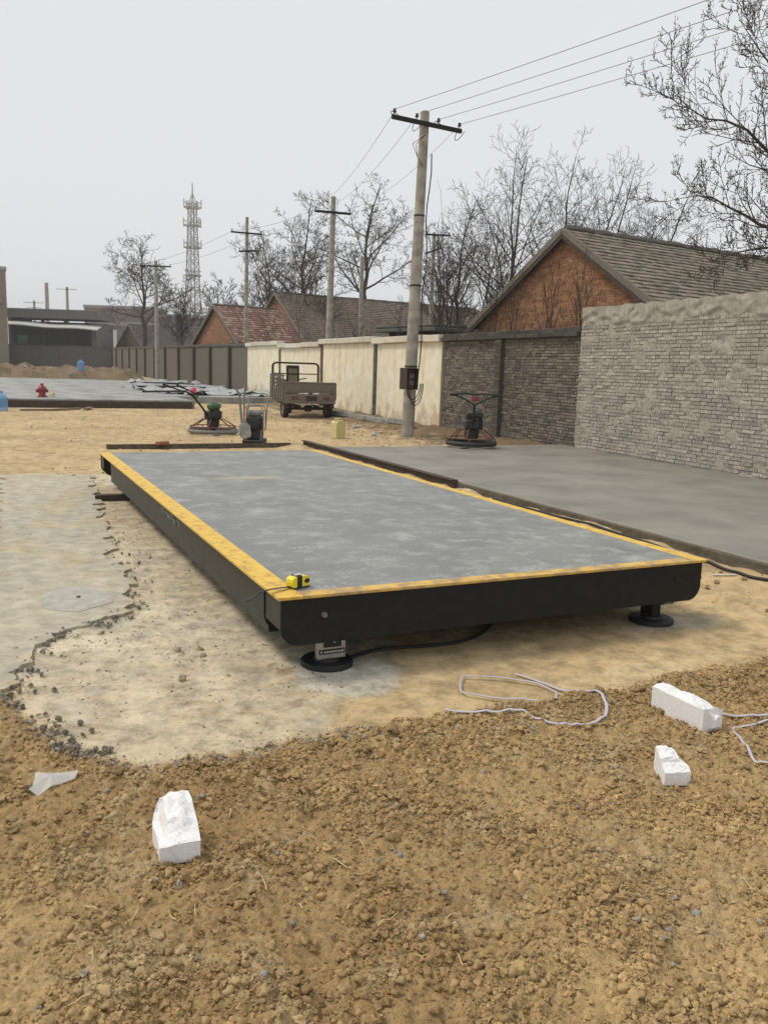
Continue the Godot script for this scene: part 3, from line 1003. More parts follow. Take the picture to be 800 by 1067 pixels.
	for k in 9:
		var z := -2.75 - k * 0.085
		var pts := []
		for q in 5:
			pts.append(Vector3(0.0275, TOP - 0.10 + r.randf_range(-0.045, 0.045), z + r.randf_range(-0.03, 0.03)))
		ch.tube(pts, [0.0035], 4)
	part(t, "chalk_mark", ch, mat(lin(0.33, 0.36, 0.36), 0.95))
	# lifting bolts on the end plate
	for x in [0.245, 2.77]:
		var m := MB.new()
		var xf := Transform3D(Basis(Vector3.RIGHT, PI / 2), Vector3(x, TOP - 0.115, 0.0))
		m.lathe(xf, [Vector2(0.016, 0.0), Vector2(0.016, 0.008), Vector2(0.009, 0.009), Vector2(0.009, 0.03), Vector2(0.0, 0.032)], 8)
		part(t, "bolt", m, M.metal_grey if x < 1.0 else M.web_dark)
	# feet: load cells on round base plates
	for f in [[0.33, -0.16], [2.75, -0.18], [0.33, -L + 0.2], [2.75, -L + 0.2]]:
		var gy := gh(f[0], f[1])
		var m := MB.new()
		var xf := Transform3D(Basis(), Vector3(f[0], 0, f[1]))
		m.lathe(xf, [Vector2(0.0, -0.02), Vector2(0.15, -0.02), Vector2(0.15, 0.026), Vector2(0.143, 0.032), Vector2(0.0, 0.032)], 36)
		var pad := part(t, "foot_plate", m, M.black)
		var m2 := MB.new()
		m2.lathe(xf, [Vector2(0.075, 0.032), Vector2(0.07, 0.05), Vector2(0.0, 0.052)], 24)
		part(pad, "foot_boss", m2, M.black)
		var h := MB.new()
		if f[0] < 1.0:
			h.bx(Vector3(f[0] - 0.085, 0.055, f[1] + 0.03), Vector3(f[0] + 0.085, 0.185, f[1] + 0.075), Color.WHITE, 0.004)
			var cell := part(t, "load_cell", h, M.chrome)
			var slot := MB.new()
			slot.bx(Vector3(f[0] - 0.05, 0.125, f[1] + 0.0752), Vector3(f[0] + 0.055, 0.178, f[1] + 0.079))
			part(cell, "recess", slot, M.black)
			var sb := MB.new()
			sb.lathe(Transform3D(Basis(Vector3.RIGHT, PI / 2), Vector3(f[0] + 0.012, 0.155, f[1] + 0.079)), [Vector2(0.008, 0.0), Vector2(0.006, 0.006), Vector2(0, 0.007)], 8)
			part(cell, "screw", sb, M.chrome)
			var lab := MB.new()
			lab.bx(Vector3(f[0] - 0.078, 0.085, f[1] + 0.0752), Vector3(f[0] + 0.078, 0.113, f[1] + 0.077))
			part(cell, "name_strip", lab, M.black)
			# pale lettering, too small in the photo to read
			var lt := MB.new()
			var px: float = f[0] - 0.068
			while px < f[0] + 0.062:
				var w := r.randf_range(0.004, 0.009)
				lt.bx(Vector3(px, 0.093, f[1] + 0.0772), Vector3(px + w, 0.093 + r.randf_range(0.007, 0.012), f[1] + 0.0778))
				px += w + (0.004 if r.randf() < 0.8 else 0.012)
			part(cell, "lettering", lt, M.white_paint)
		else:
			h.bx(Vector3(f[0] - 0.045, 0.05, f[1] - 0.03), Vector3(f[0] + 0.025, 0.185, f[1] + 0.05), Color.WHITE, 0.004)
			h.bx(Vector3(f[0] + 0.03, 0.12, f[1] - 0.03), Vector3(f[0] + 0.16, 0.175, f[1] + 0.03), Color.WHITE, 0.004)
			var cell := part(t, "load_cell", h, M.steel_dark)
			var pl := MB.new()
			pl.bx(Vector3(f[0] + 0.075, 0.128, f[1] + 0.0302), Vector3(f[0] + 0.15, 0.168, f[1] + 0.034))
			part(cell, "cell_face", pl, M.chrome)
			var gl := MB.new()
			gl.torus(Vector3(f[0] + 0.16, 0.145, f[1]), Vector3(0, 0.5, 1).normalized(), 0.03, 0.006, 14, 5)
			part(cell, "cable_gland", gl, M.black)
	# packer on the foot posts so the deck bears on them
	for f in [[0.33, -0.16], [2.75, -0.18], [0.33, -L + 0.2], [2.75, -L + 0.2]]:
		var m := MB.new()
		m.bx(Vector3(f[0] - 0.05, 0.05, f[1] - 0.06), Vector3(f[0] + 0.05, TOP - 0.015, f[1] + 0.028), Color.WHITE)
		part(t, "bearing_post", m, M.steel_dark)

func ground_path(pts: Array, lift: float, sub := 6) -> Array:
	var cv := Curve3D.new()
	for k in pts.size():
		var p: Vector2 = pts[k]
		var a: Vector2 = pts[maxi(k - 1, 0)]
		var b: Vector2 = pts[mini(k + 1, pts.size() - 1)]
		var tg := (b - a) * 0.17
		cv.add_point(Vector3(p.x, 0, p.y), Vector3(-tg.x, 0, -tg.y), Vector3(tg.x, 0, tg.y))
	var o := []
	for k in pts.size() - 1:
		for s in sub:
			var q := cv.sample(k, float(s) / sub)
			o.append(Vector3(q.x, gh(q.x, q.z) + lift, q.z))
	var e: Vector2 = pts[-1]
	o.append(Vector3(e.x, gh(e.x, e.y) + lift, e.y))
	for pass_no in 3:
		var c := o.duplicate()
		for k in range(1, o.size() - 1):
			o[k].y = maxf(c[k].y, (c[k - 1].y + c[k].y + c[k + 1].y) / 3.0)
	return o

func vs(a: Array) -> Array:
	var o := []
	for k in range(0, a.size(), 2):
		o.append(Vector2(a[k], a[k + 1]))
	return o

# a carved block: rings along its length, each ring [z, x0, x1, y0, h_left, h_mid, h_right]
func carved(rings: Array, sd: int) -> MB:
	var mb := MB.new()
	var r := noise(FastNoiseLite.TYPE_SIMPLEX_SMOOTH, 22.0, 4, sd, 0.6)
	var nA := 15
	var loops := []
	var dense := []
	for k in rings.size() - 1:
		for s in 6:
			var row := []
			for q in 7: row.append(lerpf(rings[k][q], rings[k + 1][q], s / 6.0))
			dense.append(row)
	dense.append(rings[-1])
	for R in dense:
		var lp := []
		lp.append(Vector3(R[1], R[3], R[0]))
		lp.append(Vector3(R[1], lerpf(R[3], R[4], 0.5), R[0]))
		for q in nA:
			var t := float(q) / (nA - 1)
			var h: float = lerpf(R[4], R[5], smoothstep(0.08, 0.34, t)) if t < 0.5 else lerpf(R[5], R[6], smoothstep(0.62, 0.94, t))
			lp.append(Vector3(lerpf(R[1], R[2], t), h, R[0]))
		lp.append(Vector3(R[2], lerpf(R[3], R[6], 0.5), R[0]))
		lp.append(Vector3(R[2], R[3], R[0]))
		for q in lp.size():
			if q > 2 and q < lp.size() - 3:
				lp[q] += Vector3(r.get_noise_3dv(lp[q]), r.get_noise_3dv(lp[q] + Vector3(3, 1, 2)), r.get_noise_3dv(lp[q] + Vector3(7, 5, 1))) * 0.007
			else:
				lp[q] += Vector3(r.get_noise_3dv(lp[q]), 0, 0) * 0.002
		loops.append(lp)
	var cen := Vector3.ZERO
	for lp in loops: cen += (lp[0] + lp[6]) * 0.5
	cen /= loops.size()
	for k in loops.size() - 1:
		var A: Array = loops[k]
		var B: Array = loops[k + 1]
		for q in A.size():
			var q2 := (q + 1) % A.size()
			var mid: Vector3 = (loops[k][0] + loops[k + 1][A.size() - 1]) * 0.5 + Vector3(0, 0.02, 0)
			mb.quad_out(A[q], A[q2], B[q2], B[q], mid, Color.WHITE)
	for e in [0, loops.size() - 1]:
		var A: Array = loops[e]
		var cm: Vector3 = (A[0] + A[A.size() - 1]) * 0.5
		for q in A.size() - 1:
			mb.tri_out(cm, A[q], A[q + 1], cen, Color.WHITE)
	return mb

func small_front_things() -> void:
	# polystyrene packing blocks
	var f1 := carved([[0.0, -0.064, 0.070, 0.0, 0.062, 0.070, 0.072], [-0.012, -0.066, 0.071, 0.0, 0.064, 0.074, 0.073], [-0.05, -0.068, 0.070, 0.0, 0.062, 0.086, 0.078], [-0.09, -0.072, 0.066, 0.0, 0.064, 0.118, 0.10], [-0.13, -0.080, 0.062, 0.0, 0.066, 0.128, 0.108], [-0.165, -0.082, 0.056, 0.0, 0.068, 0.145, 0.135], [-0.195, -0.074, 0.050, 0.0, 0.09, 0.150, 0.142], [-0.215, -0.055, 0.044, 0.0, 0.132, 0.15, 0.146]], 3)
	solo("foam_block", f1, M.foam, "white polystyrene packing block standing alone on brown soil, stepped and rising to the back", "foam block", "polystyrene blocks on the soil", Vector3(-0.85, gh(-0.85, 1.45) - 0.006, 1.50), -0.14)
	var f2 := carved([[0.17, -0.015, 0.03, 0.035, 0.075, 0.085, 0.06], [0.145, -0.03, 0.05, 0.02, 0.10, 0.09, 0.07], [0.138, -0.065, 0.07, 0.0, 0.125, 0.12, 0.10], [0.10, -0.065, 0.07, 0.0, 0.12, 0.10, 0.085], [0.04, -0.065, 0.072, 0.0, 0.12, 0.125, 0.105], [-0.04, -0.065, 0.074, 0.0, 0.122, 0.135, 0.11], [-0.10, -0.065, 0.07, 0.0, 0.122, 0.118, 0.10], [-0.16, -0.065, 0.066, 0.0, 0.125, 0.13, 0.11], [-0.19, -0.065, 0.05, 0.0, 0.125, 0.13, 0.12]], 9)
	solo("foam_block", f2, M.foam, "long white polystyrene block lying beside a curled strap, smooth long side", "foam block", "polystyrene blocks on the soil", Vector3(1.73, gh(1.73, 1.2) - 0.008, 1.20), 0.06)
	var f3 := carved([[0.0, -0.055, 0.055, 0.0, 0.055, 0.058, 0.060], [-0.025, -0.056, 0.054, 0.0, 0.062, 0.068, 0.076], [-0.045, -0.057, 0.048, 0.0, 0.076, 0.082, 0.080], [-0.055, -0.058, 0.024, 0.0, 0.094, 0.102, 0.096], [-0.10, -0.057, 0.020, 0.0, 0.116, 0.122, 0.112], [-0.125, -0.054, 0.014, 0.0, 0.120, 0.122, 0.112]], 14)
	solo("foam_block", f3, M.foam, "short white polystyrene offcut with a curved top and a notched corner", "foam block", "polystyrene blocks on the soil", Vector3(1.18, gh(1.18, 1.62) - 0.006, 1.69), -0.38)
	# packing straps
	var s1 := thing("packing_strap", "pale grey plastic strap tangled in loops on sand before the platform", "strap", Vector3.ZERO)
	var a := MB.new()
	a.tube(ground_path(vs([0.62, 0.69, 0.72, 0.78, 0.84, 0.86, 0.93, 0.93, 0.98, 1.01, 1.04, 1.07, 1.12, 1.09, 1.23, 1.1, 1.31, 1.07, 1.38, 0.99, 1.42, 0.88, 1.39, 0.78, 1.34, 0.69, 1.32, 0.59, 1.28, 0.46, 1.25, 0.38]), 0.012), [0.0085], 8, Color.WHITE, true, 0.6)
	part(s1, "strap_loop", a, M.strap)
	var b := MB.new()
	b.tube(ground_path(vs([1.19, 0.83, 1.27, 0.72, 1.27, 0.57, 1.2, 0.49, 1.1, 0.4, 0.98, 0.35, 0.93, 0.34, 0.82, 0.52, 0.88, 0.6, 0.99, 0.71, 1.1, 0.8]), 0.02), [0.0065], 8, Color.WHITE, true, 0.6)
	part(s1, "strap_loop", b, M.strap)
	var s2 := thing("packing_strap", "grey plastic strap trailing from the long polystyrene block", "strap", Vector3.ZERO)
	var c := MB.new()
	c.tube(ground_path(vs([1.82, 1.21, 1.96, 1.28, 2.11, 1.36, 2.32, 1.46]), 0.014), [0.009], 8, Color.WHITE, true, 0.6)
	part(s2, "strap_loop", c, M.strap)
	var d := MB.new()
	d.tube(ground_path(vs([2.27, 1.39, 2.06, 1.4, 1.9, 1.4, 1.85, 1.37, 1.75, 1.51, 1.66, 1.65, 1.68, 1.72, 1.81, 1.81]), 0.013), [0.0075], 8, Color.WHITE, true, 0.6)
	part(s2, "strap_loop", d, M.strap)
	# little white wire curl
	var wc := MB.new()
	var wp := []
	for k in 10:
		var an := 0.3 + k * 0.35
		var q := Vector2(-0.45 + 0.02 * cos(an), 1.49 + 0.018 * sin(an))
		wp.append(Vector3(q.x, gh(q.x, q.y) + 0.006, q.y))
	wc.tube(wp, [0.0015], 5)
	solo("wire_scrap", wc, M.white_paint, "tiny curl of white wire on the brown soil", "wire")
	# clear plastic scrap
	var pm := MB.new()
	var pts := []
	for k in 12:
		var an := TAU * k / 12.0
		var rr := 0.085 * (1.0 + 0.3 * sin(an * 3.0 + 1.0))
		var q := Vector2(-1.2 + rr * cos(an), 0.72 + rr * 0.9 * sin(an))
		pts.append(Vector3(q.x, gh(q.x, q.y) + 0.014 + 0.010 * sin(an * 5.0), q.y))
	var cq := Vector3(-1.2, gh(-1.2, 0.72) + 0.045, 0.72)
	for k in 12:
		pm.tri(cq, pts[(k + 1) % 12], pts[k], Color.WHITE)
	for k in 12:
		pm.tri(cq - Vector3(0, 0.002, 0), pts[k] - Vector3(0, 0.002, 0), pts[(k + 1) % 12] - Vector3(0, 0.002, 0), Color.WHITE)
	solo("plastic_scrap", pm, M.cellophane, "crumpled clear plastic scrap beside the crumbling cement edge", "plastic scrap")
	# tape measure on the corner of the deck
	var t := thing("tape_measure", "yellow and black tape measure on the platform corner with its tape pulled out", "tape measure", Vector3(0.155, TOP + 0.003, -0.175), 0.35)
	t.scale = Vector3(1.5, 1.05, 1.3)
	var m := MB.new()
	var sil := PackedVector2Array()
	for k in 16:
		var an := TAU * k / 16.0
		sil.append(Vector2(0.042 * signf(cos(an)) * pow(absf(cos(an)), 0.6), 0.032 + 0.032 * signf(sin(an)) * pow(absf(sin(an)), 0.6)))
	m.prism(sil, 0.044, Transform3D(Basis(), Vector3(0, 0, -0.022)))
	part(t, "case", m, M.tape_yellow)
	var g := MB.new()
	g.bx(Vector3(-0.02, -0.0, -0.025), Vector3(0.006, 0.068, 0.025), Color.WHITE, 0.004)
	g.lathe(Transform3D(Basis(Vector3.RIGHT, PI / 2), Vector3(0.027, 0.035, 0.022)), [Vector2(0.012, 0.0), Vector2(0.012, 0.003), Vector2(0.0, 0.0035)], 14)
	g.bx(Vector3(-0.04, 0.0, -0.0245), Vector3(0.042, 0.007, 0.0245), Color.WHITE, 0.002)
	part(t, "rubber_grip", g, M.black)
	var lk := MB.new()
	lk.bx(Vector3(-0.018, 0.064, -0.009), Vector3(0.012, 0.072, 0.009), Color.WHITE, 0.003)
	part(t, "lock_button", lk, M.white_paint)
	var tp := MB.new()
	var tpts := []
	for k in 9:
		var f := k / 8.0
		tpts.append(Vector3(-0.042 - 0.20 * f, 0.009 + 0.012 * sin(f * PI) - (0.02 * f * f if f > 0.8 else 0.0), 0.02 * f))
	tp.tube(tpts, [0.009], 6, Color.WHITE, true, 0.25)
	part(t, "tape", tp, M.black)
	# cables
	var cb := MB.new()
	cb.tube(ground_path(vs([0.44, -0.16, 0.55, -0.22, 0.71, -0.26, 0.91, -0.24, 1.21, -0.22, 1.5, -0.35, 1.9, -0.7, 2.4, -0.9]), 0.012), [0.011], 7)
	solo("signal_cable", cb, M.black, "black cable lying on sand under the platform's front edge", "cable")
	var cd := MB.new()
	cd.tube(ground_path(vs([4.52, -5.0, 4.45, -3.2, 4.40, -1.9, 4.39, -1.39, 4.37, -1.09, 4.32, -0.79, 4.36, -0.58, 4.43, -0.19, 4.5, 0.5]), 0.014), [0.014], 7)
	solo("black_hose", cd, M.black, "black hose running along the foot of the wide grey slab", "hose")
	var ws := MB.new()
	ws.tube(ground_path(vs([4.16, -0.98, 4.22, -0.9, 4.28, -0.84]), 0.012, 3), [0.012], 6, Color.WHITE, true, 0.4)
	solo("white_scrap", ws, M.white_paint, "white scrap beside the black hose", "scrap")
	# packing brick under the platform's far left end
	var bk := MB.new()
	bk.bx(Vector3(-0.19, -0.05, -0.06), Vector3(0.2, 0.07, 0.06), Color.WHITE, 0.006)
	solo("timber_block", bk, M.rust, "brown timber block beside the platform's left beam", "timber", "", Vector3(-0.02, gh(0, -6.38), -6.38), -0.05)
	# steel channel lying behind the platform
	var cm := MB.new()
	cm.bx(Vector3(-1.9, 0.0, -0.06), Vector3(1.75, 0.06, 0.06), Color.WHITE, 0.006)
	cm.bx(Vector3(-1.9, 0.06, -0.06), Vector3(1.75, 0.085, -0.045))
	cm.bx(Vector3(-1.9, 0.06, 0.045), Vector3(1.75, 0.085, 0.06))
	solo("steel_channel", cm, M.stain_earth, "earth stained steel channel lying on sand behind the platform", "steel channel", "", Vector3(2.6, gh(2.6, -12.5) + 0.005, -12.5), 0.0)
	var ob := MB.new()
	ob.bbox(Transform3D(Basis(Vector3.UP, 0.5), Vector3(1.72, 0.12, -12.40)), Vector3(0.26, 0.06, 0.10), 0.006)
	solo("orange_brick", ob, mat(lin(0.42, 0.16, 0.09), 0.9, M.vc.albedo_texture, 3.0), "broken orange brick on the earth stained channel", "brick")

# ---------------------------------------------------------------- slabs
func slab_poly(poly: PackedVector2Array, y0: float, y1: float, colf: Callable, rag: float, step: float, sd: int) -> MB:
	var f := noise(FastNoiseLite.TYPE_SIMPLEX_SMOOTH, 3.0, 4, sd)
	var ring := PackedVector2Array()
	for k in poly.size():
		var a := poly[k]
		var b := poly[(k + 1) % poly.size()]
		var m := maxi(1, int(a.distance_to(b) / step))
		for s in m:
			var p := a.lerp(b, float(s) / m)
			ring.append(p + Vector2(f.get_noise_2d(p.x, p.y), f.get_noise_2d(p.x + 9.0, p.y + 5.0)) * rag)
	var mb := MB.new()
	# dense top: grid points inside joined with the ring through triangulation of points
	var pts := ring.duplicate()
	var x0 := 1e9; var x1 := -1e9; var z0 := 1e9; var z1 := -1e9
	for p in ring:
		x0 = minf(x0, p.x); x1 = maxf(x1, p.x); z0 = minf(z0, p.y); z1 = maxf(z1, p.y)
	var z := z0 + step
	while z < z1:
		var x := x0 + step
		while x < x1:
			var p := Vector2(x + 0.2 * step * f.get_noise_2d(x * 7, z * 7), z)
			if Geometry2D.is_point_in_polygon(p, ring):
				var ok := true
				for q in ring:
					if q.distance_squared_to(p) < step * step * 0.3:
						ok = false
						break
				if ok: pts.append(p)
			x += step
		z += step
	var tr := Geometry2D.triangulate_delaunay(pts)
	for p in pts:
		mb.vert(Vector3(p.x, y1 + 0.0012 * f.get_noise_2d(p.x * 0.6, p.y * 0.6), p.y), Vector3.UP, colf.call(p.x, p.y))
	for k in range(0, tr.size(), 3):
		var a := pts[tr[k]]
		var b := pts[tr[k + 1]]
		var c := pts[tr[k + 2]]
		if not Geometry2D.is_point_in_polygon((a + b + c) / 3.0, ring):
			continue
		# seen from above, x right and z down: clockwise in that view
		if (b - a).cross(c - a) > 0.0:
			mb.ix.append_array([tr[k], tr[k + 1], tr[k + 2]])
		else:
			mb.ix.append_array([tr[k], tr[k + 2], tr[k + 1]])
	var cen := Vector3((x0 + x1) * 0.5, (y0 + y1) * 0.5, (z0 + z1) * 0.5)
	var cw := Geometry2D.is_polygon_clockwise(ring)
	for k in ring.size():
		var a := ring[k]
		var b := ring[(k + 1) % ring.size()]
		if not cw:
			var e := a
			a = b
			b = e
		var ya := y1 + 0.0012 * f.get_noise_2d(a.x * 0.6, a.y * 0.6)
		var yb := y1 + 0.0012 * f.get_noise_2d(b.x * 0.6, b.y * 0.6)
		mb.quad(Vector3(a.x, y0, a.y), Vector3(b.x, y0, b.y), Vector3(b.x, yb, b.y), Vector3(a.x, ya, a.y), colf.call(a.x, a.y))
	return mb

func build_slabs() -> void:
	# thin old pour left of the platform
	var poly := PackedVector2Array([Vector2(-1.17, -8.85), Vector2(-0.02, -8.6), Vector2(-0.24, -5.79), Vector2(-0.36, -4.13), Vector2(-0.45, -2.92), Vector2(-0.42, -2.3), Vector2(-0.54, -1.62), Vector2(-0.72, -1.42), Vector2(-0.94, -1.28), Vector2(-1.15, -1.06), Vector2(-1.27, -0.61), Vector2(-1.37, -0.15), Vector2(-1.5, -0.3), Vector2(-1.47, -1.4), Vector2(-1.40, -2.88)])
	var cf := func(x: float, z: float) -> Color:
		var s := nb.get_noise_2d(x * 0.8, z * 0.5 + 3.0)
		var b := na.get_noise_2d(x * 1.1 + 8.0, z * 0.5)
		var c := Vector3(0.52, 0.465, 0.36).lerp(Vector3(0.45, 0.405, 0.325), clampf(0.5 + 0.9 * b + 0.4 * s, 0, 1))
		c = c.lerp(Vector3(0.52, 0.43, 0.27), 0.7 * smoothstep(0.1, 0.5, s + 0.3 * b))
		return Color(c.x, c.y, c.z) * 1.15
	struct("concrete_pad", slab_poly(poly, -0.05, 0.022, cf, 0.15, 0.035, 4), M.slab_old)
	# still-wet cement patch in it
	var w := MB.new()
	var ring := []
	for k in 28:
		var an := TAU * k / 28.0
		var rr := 1.0 + 0.10 * sin(an * 3.0 + 0.6) + 0.06 * sin(an * 5.0)
		ring.append(Vector3(-0.855 + 0.22 * rr * cos(an), 0.0255, -1.93 + 0.34 * rr * sin(an)))
	for k in 28:
		w.tri(Vector3(-0.855, 0.028, -1.93), ring[(k + 1) % 28], ring[k], Color.WHITE)
		var o: Vector3 = ring[k]
		var p: Vector3 = ring[(k + 1) % 28]
		w.quad(p + Vector3(0, -0.01, 0), o + Vector3(0, -0.01, 0), o, p, Color.WHITE)
	struct("cement_patch", w, M.wet)
	var lp := MB.new()
	lp.tube([Vector3(-0.84, 0.030, -1.95), Vector3(-0.825, 0.032, -1.94)], [0.018, 0.012], 6, Color.WHITE, true, 0.4)
	solo("cement_lump", lp, M.stain_earth, "dark lump in the middle of the smooth wet cement patch", "cement lump")
	# wide fresh slab on the right, dirt-stained edge
	var s := MB.new()
	s.bx(Vector3(4.61, -0.2, -10.95), Vector3(13.0, 0.15, 9.0), Color.WHITE, 0.012)
	struct("concrete_slab", s, M.slab)
	var ef := MB.new()
	var r := noise(FastNoiseLite.TYPE_SIMPLEX_SMOOTH, 2.5, 4, 90)
	var zz := -10.9
	while zz < 2.0:
		var zn := zz + 0.08
		var pa := []
		var pb := []
		for k in 6:
			var y := -0.1 + k * 0.044
			pa.append(Vector3(4.60 - 0.012 - 0.05 * (1.0 - k / 5.0) * (0.6 + r.get_noise_2d(zz, y * 4.0)), y, zz))
			pb.append(Vector3(4.60 - 0.012 - 0.05 * (1.0 - k / 5.0) * (0.6 + r.get_noise_2d(zn, y * 4.0)), y, zn))
		for k in 5:
			ef.quad(pa[k], pb[k], pb[k + 1], pa[k + 1], Color.WHITE)
		ef.quad(pa[5], pb[5], Vector3(4.615, 0.125, zn), Vector3(4.615, 0.125, zz), Color.WHITE)
		zz = zn
	struct("slab_edge_soil", ef, M.stain_earth)
	for k in 1:
		var fm := MB.new()
		var a := -12.25 + k * 4.6
		fm.bx(Vector3(4.535, 0.02, a), Vector3(4.60, 0.168, a + 6.2), Color.WHITE, 0.004)
		fm.bx(Vector3(4.49, 0.155, a), Vector3(4.534, 0.168, a + 6.2), Color.WHITE, 0.002)
		solo("formwork_channel", fm, M.formwork, "rusty brown steel form set along the wide grey slab's edge", "formwork", "steel forms along the slab edge")
	# raised slab at the back of the yard
	var b := MB.new()
	b.bx(Vector3(-30.0, -0.2, -57.0), Vector3(5.6, 0.3, -26.8), Color.WHITE, 0.02)
	b.bx(Vector3(5.6, -0.2, -57.0), Vector3(11.0, 0.28, -31.0), Color.WHITE, 0.02)
	struct("back_slab", b, M.slab_far)
	var bf := MB.new()
	bf.bx(Vector3(-30.0, -0.1, -26.79), Vector3(5.5, 0.24, -26.74))
	struct("back_slab_edge", bf, M.formwork)

# ---------------------------------------------------------------- walls
func wx(z: float) -> float:
	return 9.94 + 0.0543 * (-10.4 - z)

func build_walls() -> void:
	var r := RandomNumberGenerator.new()
	r.seed = 12
	# new grey brick wall, smeared with mortar
	var ang := atan2(0.30, 5.23)
	var w1 := thing("brick_wall", "pale grey brick wall smeared with mortar, beside the wide grey slab", "wall", Vector3(9.94, 0.15, -10.36), 0.0)
	w1.rotation.y = -ang
	# local: z runs toward the camera along the wall, face looks to -x
	var H := 2.88
	var LW := 16.0
	var core := MB.new()
	var f := noise(FastNoiseLite.TYPE_SIMPLEX_SMOOTH, 6.0, 4, 55)
	var ny := 84
	var nz := 150
	var vis := 6.2
	var grid := []
	for j in ny + 1:
		for i in nz + 1:
			var z := vis * i / nz
			var y := H * j / ny
			var smear := smoothstep(0.05, 0.4, f.get_noise_2d(z * 0.22 + 3.0, y * 0.35))
			var top := smoothstep(2.58, 2.68, y + 0.3 * f.get_noise_2d(z * 0.3, y * 0.5)) * (1.0 - smoothstep(2.0, 6.5, z) * 0.3)
			var x := 0.010 - 0.020 * smear - 0.036 * top - 0.0035 * f.get_noise_2d(z * 2.0, y * 2.0)
			grid.append(Vector3(x, y + (0.035 * f.get_noise_2d(z * 0.5, 8.0) if j == ny else 0.0), z))
	for g in grid:
		var s := f.get_noise_2d(g.z * 0.5, g.y * 0.5 + 7.0)
		var t := clampf(0.88 + 0.2 * s, 0.6, 1.1)
		core.vert(g, Vector3.LEFT, Color(t, t, t * 0.99))
	for j in ny:
		for i in nz:
			var a := j * (nz + 1) + i
			core.ix.append_array([a, a + 1 + nz + 1, a + 1, a, a + nz + 1, a + nz + 2])
	for j in ny + 1:
		for i in nz + 1:
			var a := j * (nz + 1) + i
			var dz: Vector3 = grid[j * (nz + 1) + mini(i + 1, nz)] - grid[j * (nz + 1) + maxi(i - 1, 0)]
			var dy: Vector3 = grid[mini(j + 1, ny) * (nz + 1) + i] - grid[maxi(j - 1, 0) * (nz + 1) + i]
			core.n[a] = dz.cross(dy).normalized()
			if core.n[a].x > 0: core.n[a] = -core.n[a]
	var bk := Color(0.9, 0.9, 0.88)
	core.quad(Vector3(0.001, 0, 0), Vector3(0.24, 0, 0), Vector3(0.24, H, 0), Vector3(0.001, H, 0), bk)
	core.box(Transform3D(Basis(), Vector3(0.135, H * 0.5 - 0.02, LW * 0.5)), Vector3(0.21, H - 0.04, LW - 0.002), bk)
	part(w1, "mortar_bed", core, M.mortar)
	var cols := [[0.60, 0.555, 0.475], [0.54, 0.50, 0.425], [0.64, 0.59, 0.505], [0.49, 0.45, 0.385], [0.71, 0.66, 0.575], [0.56, 0.515, 0.435], [0.53, 0.49, 0.42], [0.61, 0.56, 0.48], [0.44, 0.405, 0.35]]
	var span := func(y: float) -> Vector2: return Vector2(0.0, LW)
	var list := courses(Vector3(0, 0, 0), Vector3(0, 0, 1), Vector3(-1, 0, 0), 0.02, H - 0.24, span, 0.252, 0.0655, 0.013, 0.1, cols.size(), r, 0.008, 0.03)
	for e in list:
		if r.randf() < 0.02: e[2] = 4
	lay(w1, list, "brick", "far_bricks", cols, 300, 0.006)
	# loose bricks along the top
	for k in 9:
		var lb := MB.new()
		lb.bbox(Transform3D(Basis(Vector3.UP, r.randf_range(-0.4, 0.4)), Vector3(0.11, H - 0.012, 0.25 + k * 0.62 + r.randf_range(-0.1, 0.1))), Vector3(0.12, 0.06, r.randf_range(0.2, 0.45)), 0.006, Color(0.36, 0.27, 0.19) if k < 5 else Color(0.38, 0.34, 0.28))
		part(w1, "loose_brick", lb, M.brickvc)
	# old grey brick wall with pier and coping
	var zA := -16.9
	var zB := -10.42
	var d := Vector3(wx(zB) - wx(zA), 0, zB - zA)
	var L := d.length()
	var w2 := thing("brick_wall", "dark grey old brick wall with a projecting coping, between cream plaster and the pale brick wall", "wall", Vector3(wx(zA) + 0.06, 0, zA))
	w2.rotation.y = atan2(d.x, d.z)
	var m := MB.new()
	m.bx(Vector3(0.012, -0.1, 0), Vector3(0.24, 2.465, L))
	part(w2, "mortar_bed", m, mat(lin(0.20, 0.185, 0.16), 0.96, M.mortar.albedo_texture, 1.2))
	var cols2 := [[0.26, 0.225, 0.18], [0.21, 0.185, 0.15], [0.30, 0.26, 0.205], [0.165, 0.145, 0.12], [0.35, 0.31, 0.25], [0.24, 0.205, 0.16]]
	var span2 := func(y: float) -> Vector2: return Vector2(0.0, L)
	lay(w2, courses(Vector3.ZERO, Vector3(0, 0, 1), Vector3(-1, 0, 0), 0.0, 2.47, span2, 0.25, 0.066, 0.012, 0.1, cols2.size(), r, 0.009, 0.02), "brick", "far_bricks", cols2, 300, 0.006)
	var pier := MB.new()
	pier.bx(Vector3(-0.10, -0.1, 3.05), Vector3(-0.005, 2.465, 3.32), Color(0.15, 0.135, 0.115), 0.01)
	for k in 37:
		pier.bx(Vector3(-0.112 - r.randf_range(0, 0.008), 0.02 + k * 0.066, 3.045), Vector3(-0.09, 0.074 + k * 0.066, 3.325), Color(0.16, 0.145, 0.12) * r.randf_range(0.7, 1.25))
	part(w2, "pier", pier, M.brickvc)
	for k in 13:
		var cp := MB.new()
		var za := L * k / 13.0
		var y := 2.47 + r.randf_range(-0.006, 0.006)
		cp.bx(Vector3(-0.13 - r.randf_range(0, 0.02), y, za + 0.004), Vector3(0.3, y + 0.09, za + L / 13.0 - 0.004), Color(0.10, 0.095, 0.085) * r.randf_range(0.8, 1.3), 0.008)
		cp.bx(Vector3(-0.07, y + 0.09, za + 0.004), Vector3(0.28, y + 0.19 + r.randf_range(-0.01, 0.02), za + L / 13.0 - 0.004), Color(0.12, 0.11, 0.10) * r.randf_range(0.8, 1.3), 0.008)
		part(w2, "coping_stone", cp, M.brickvc)
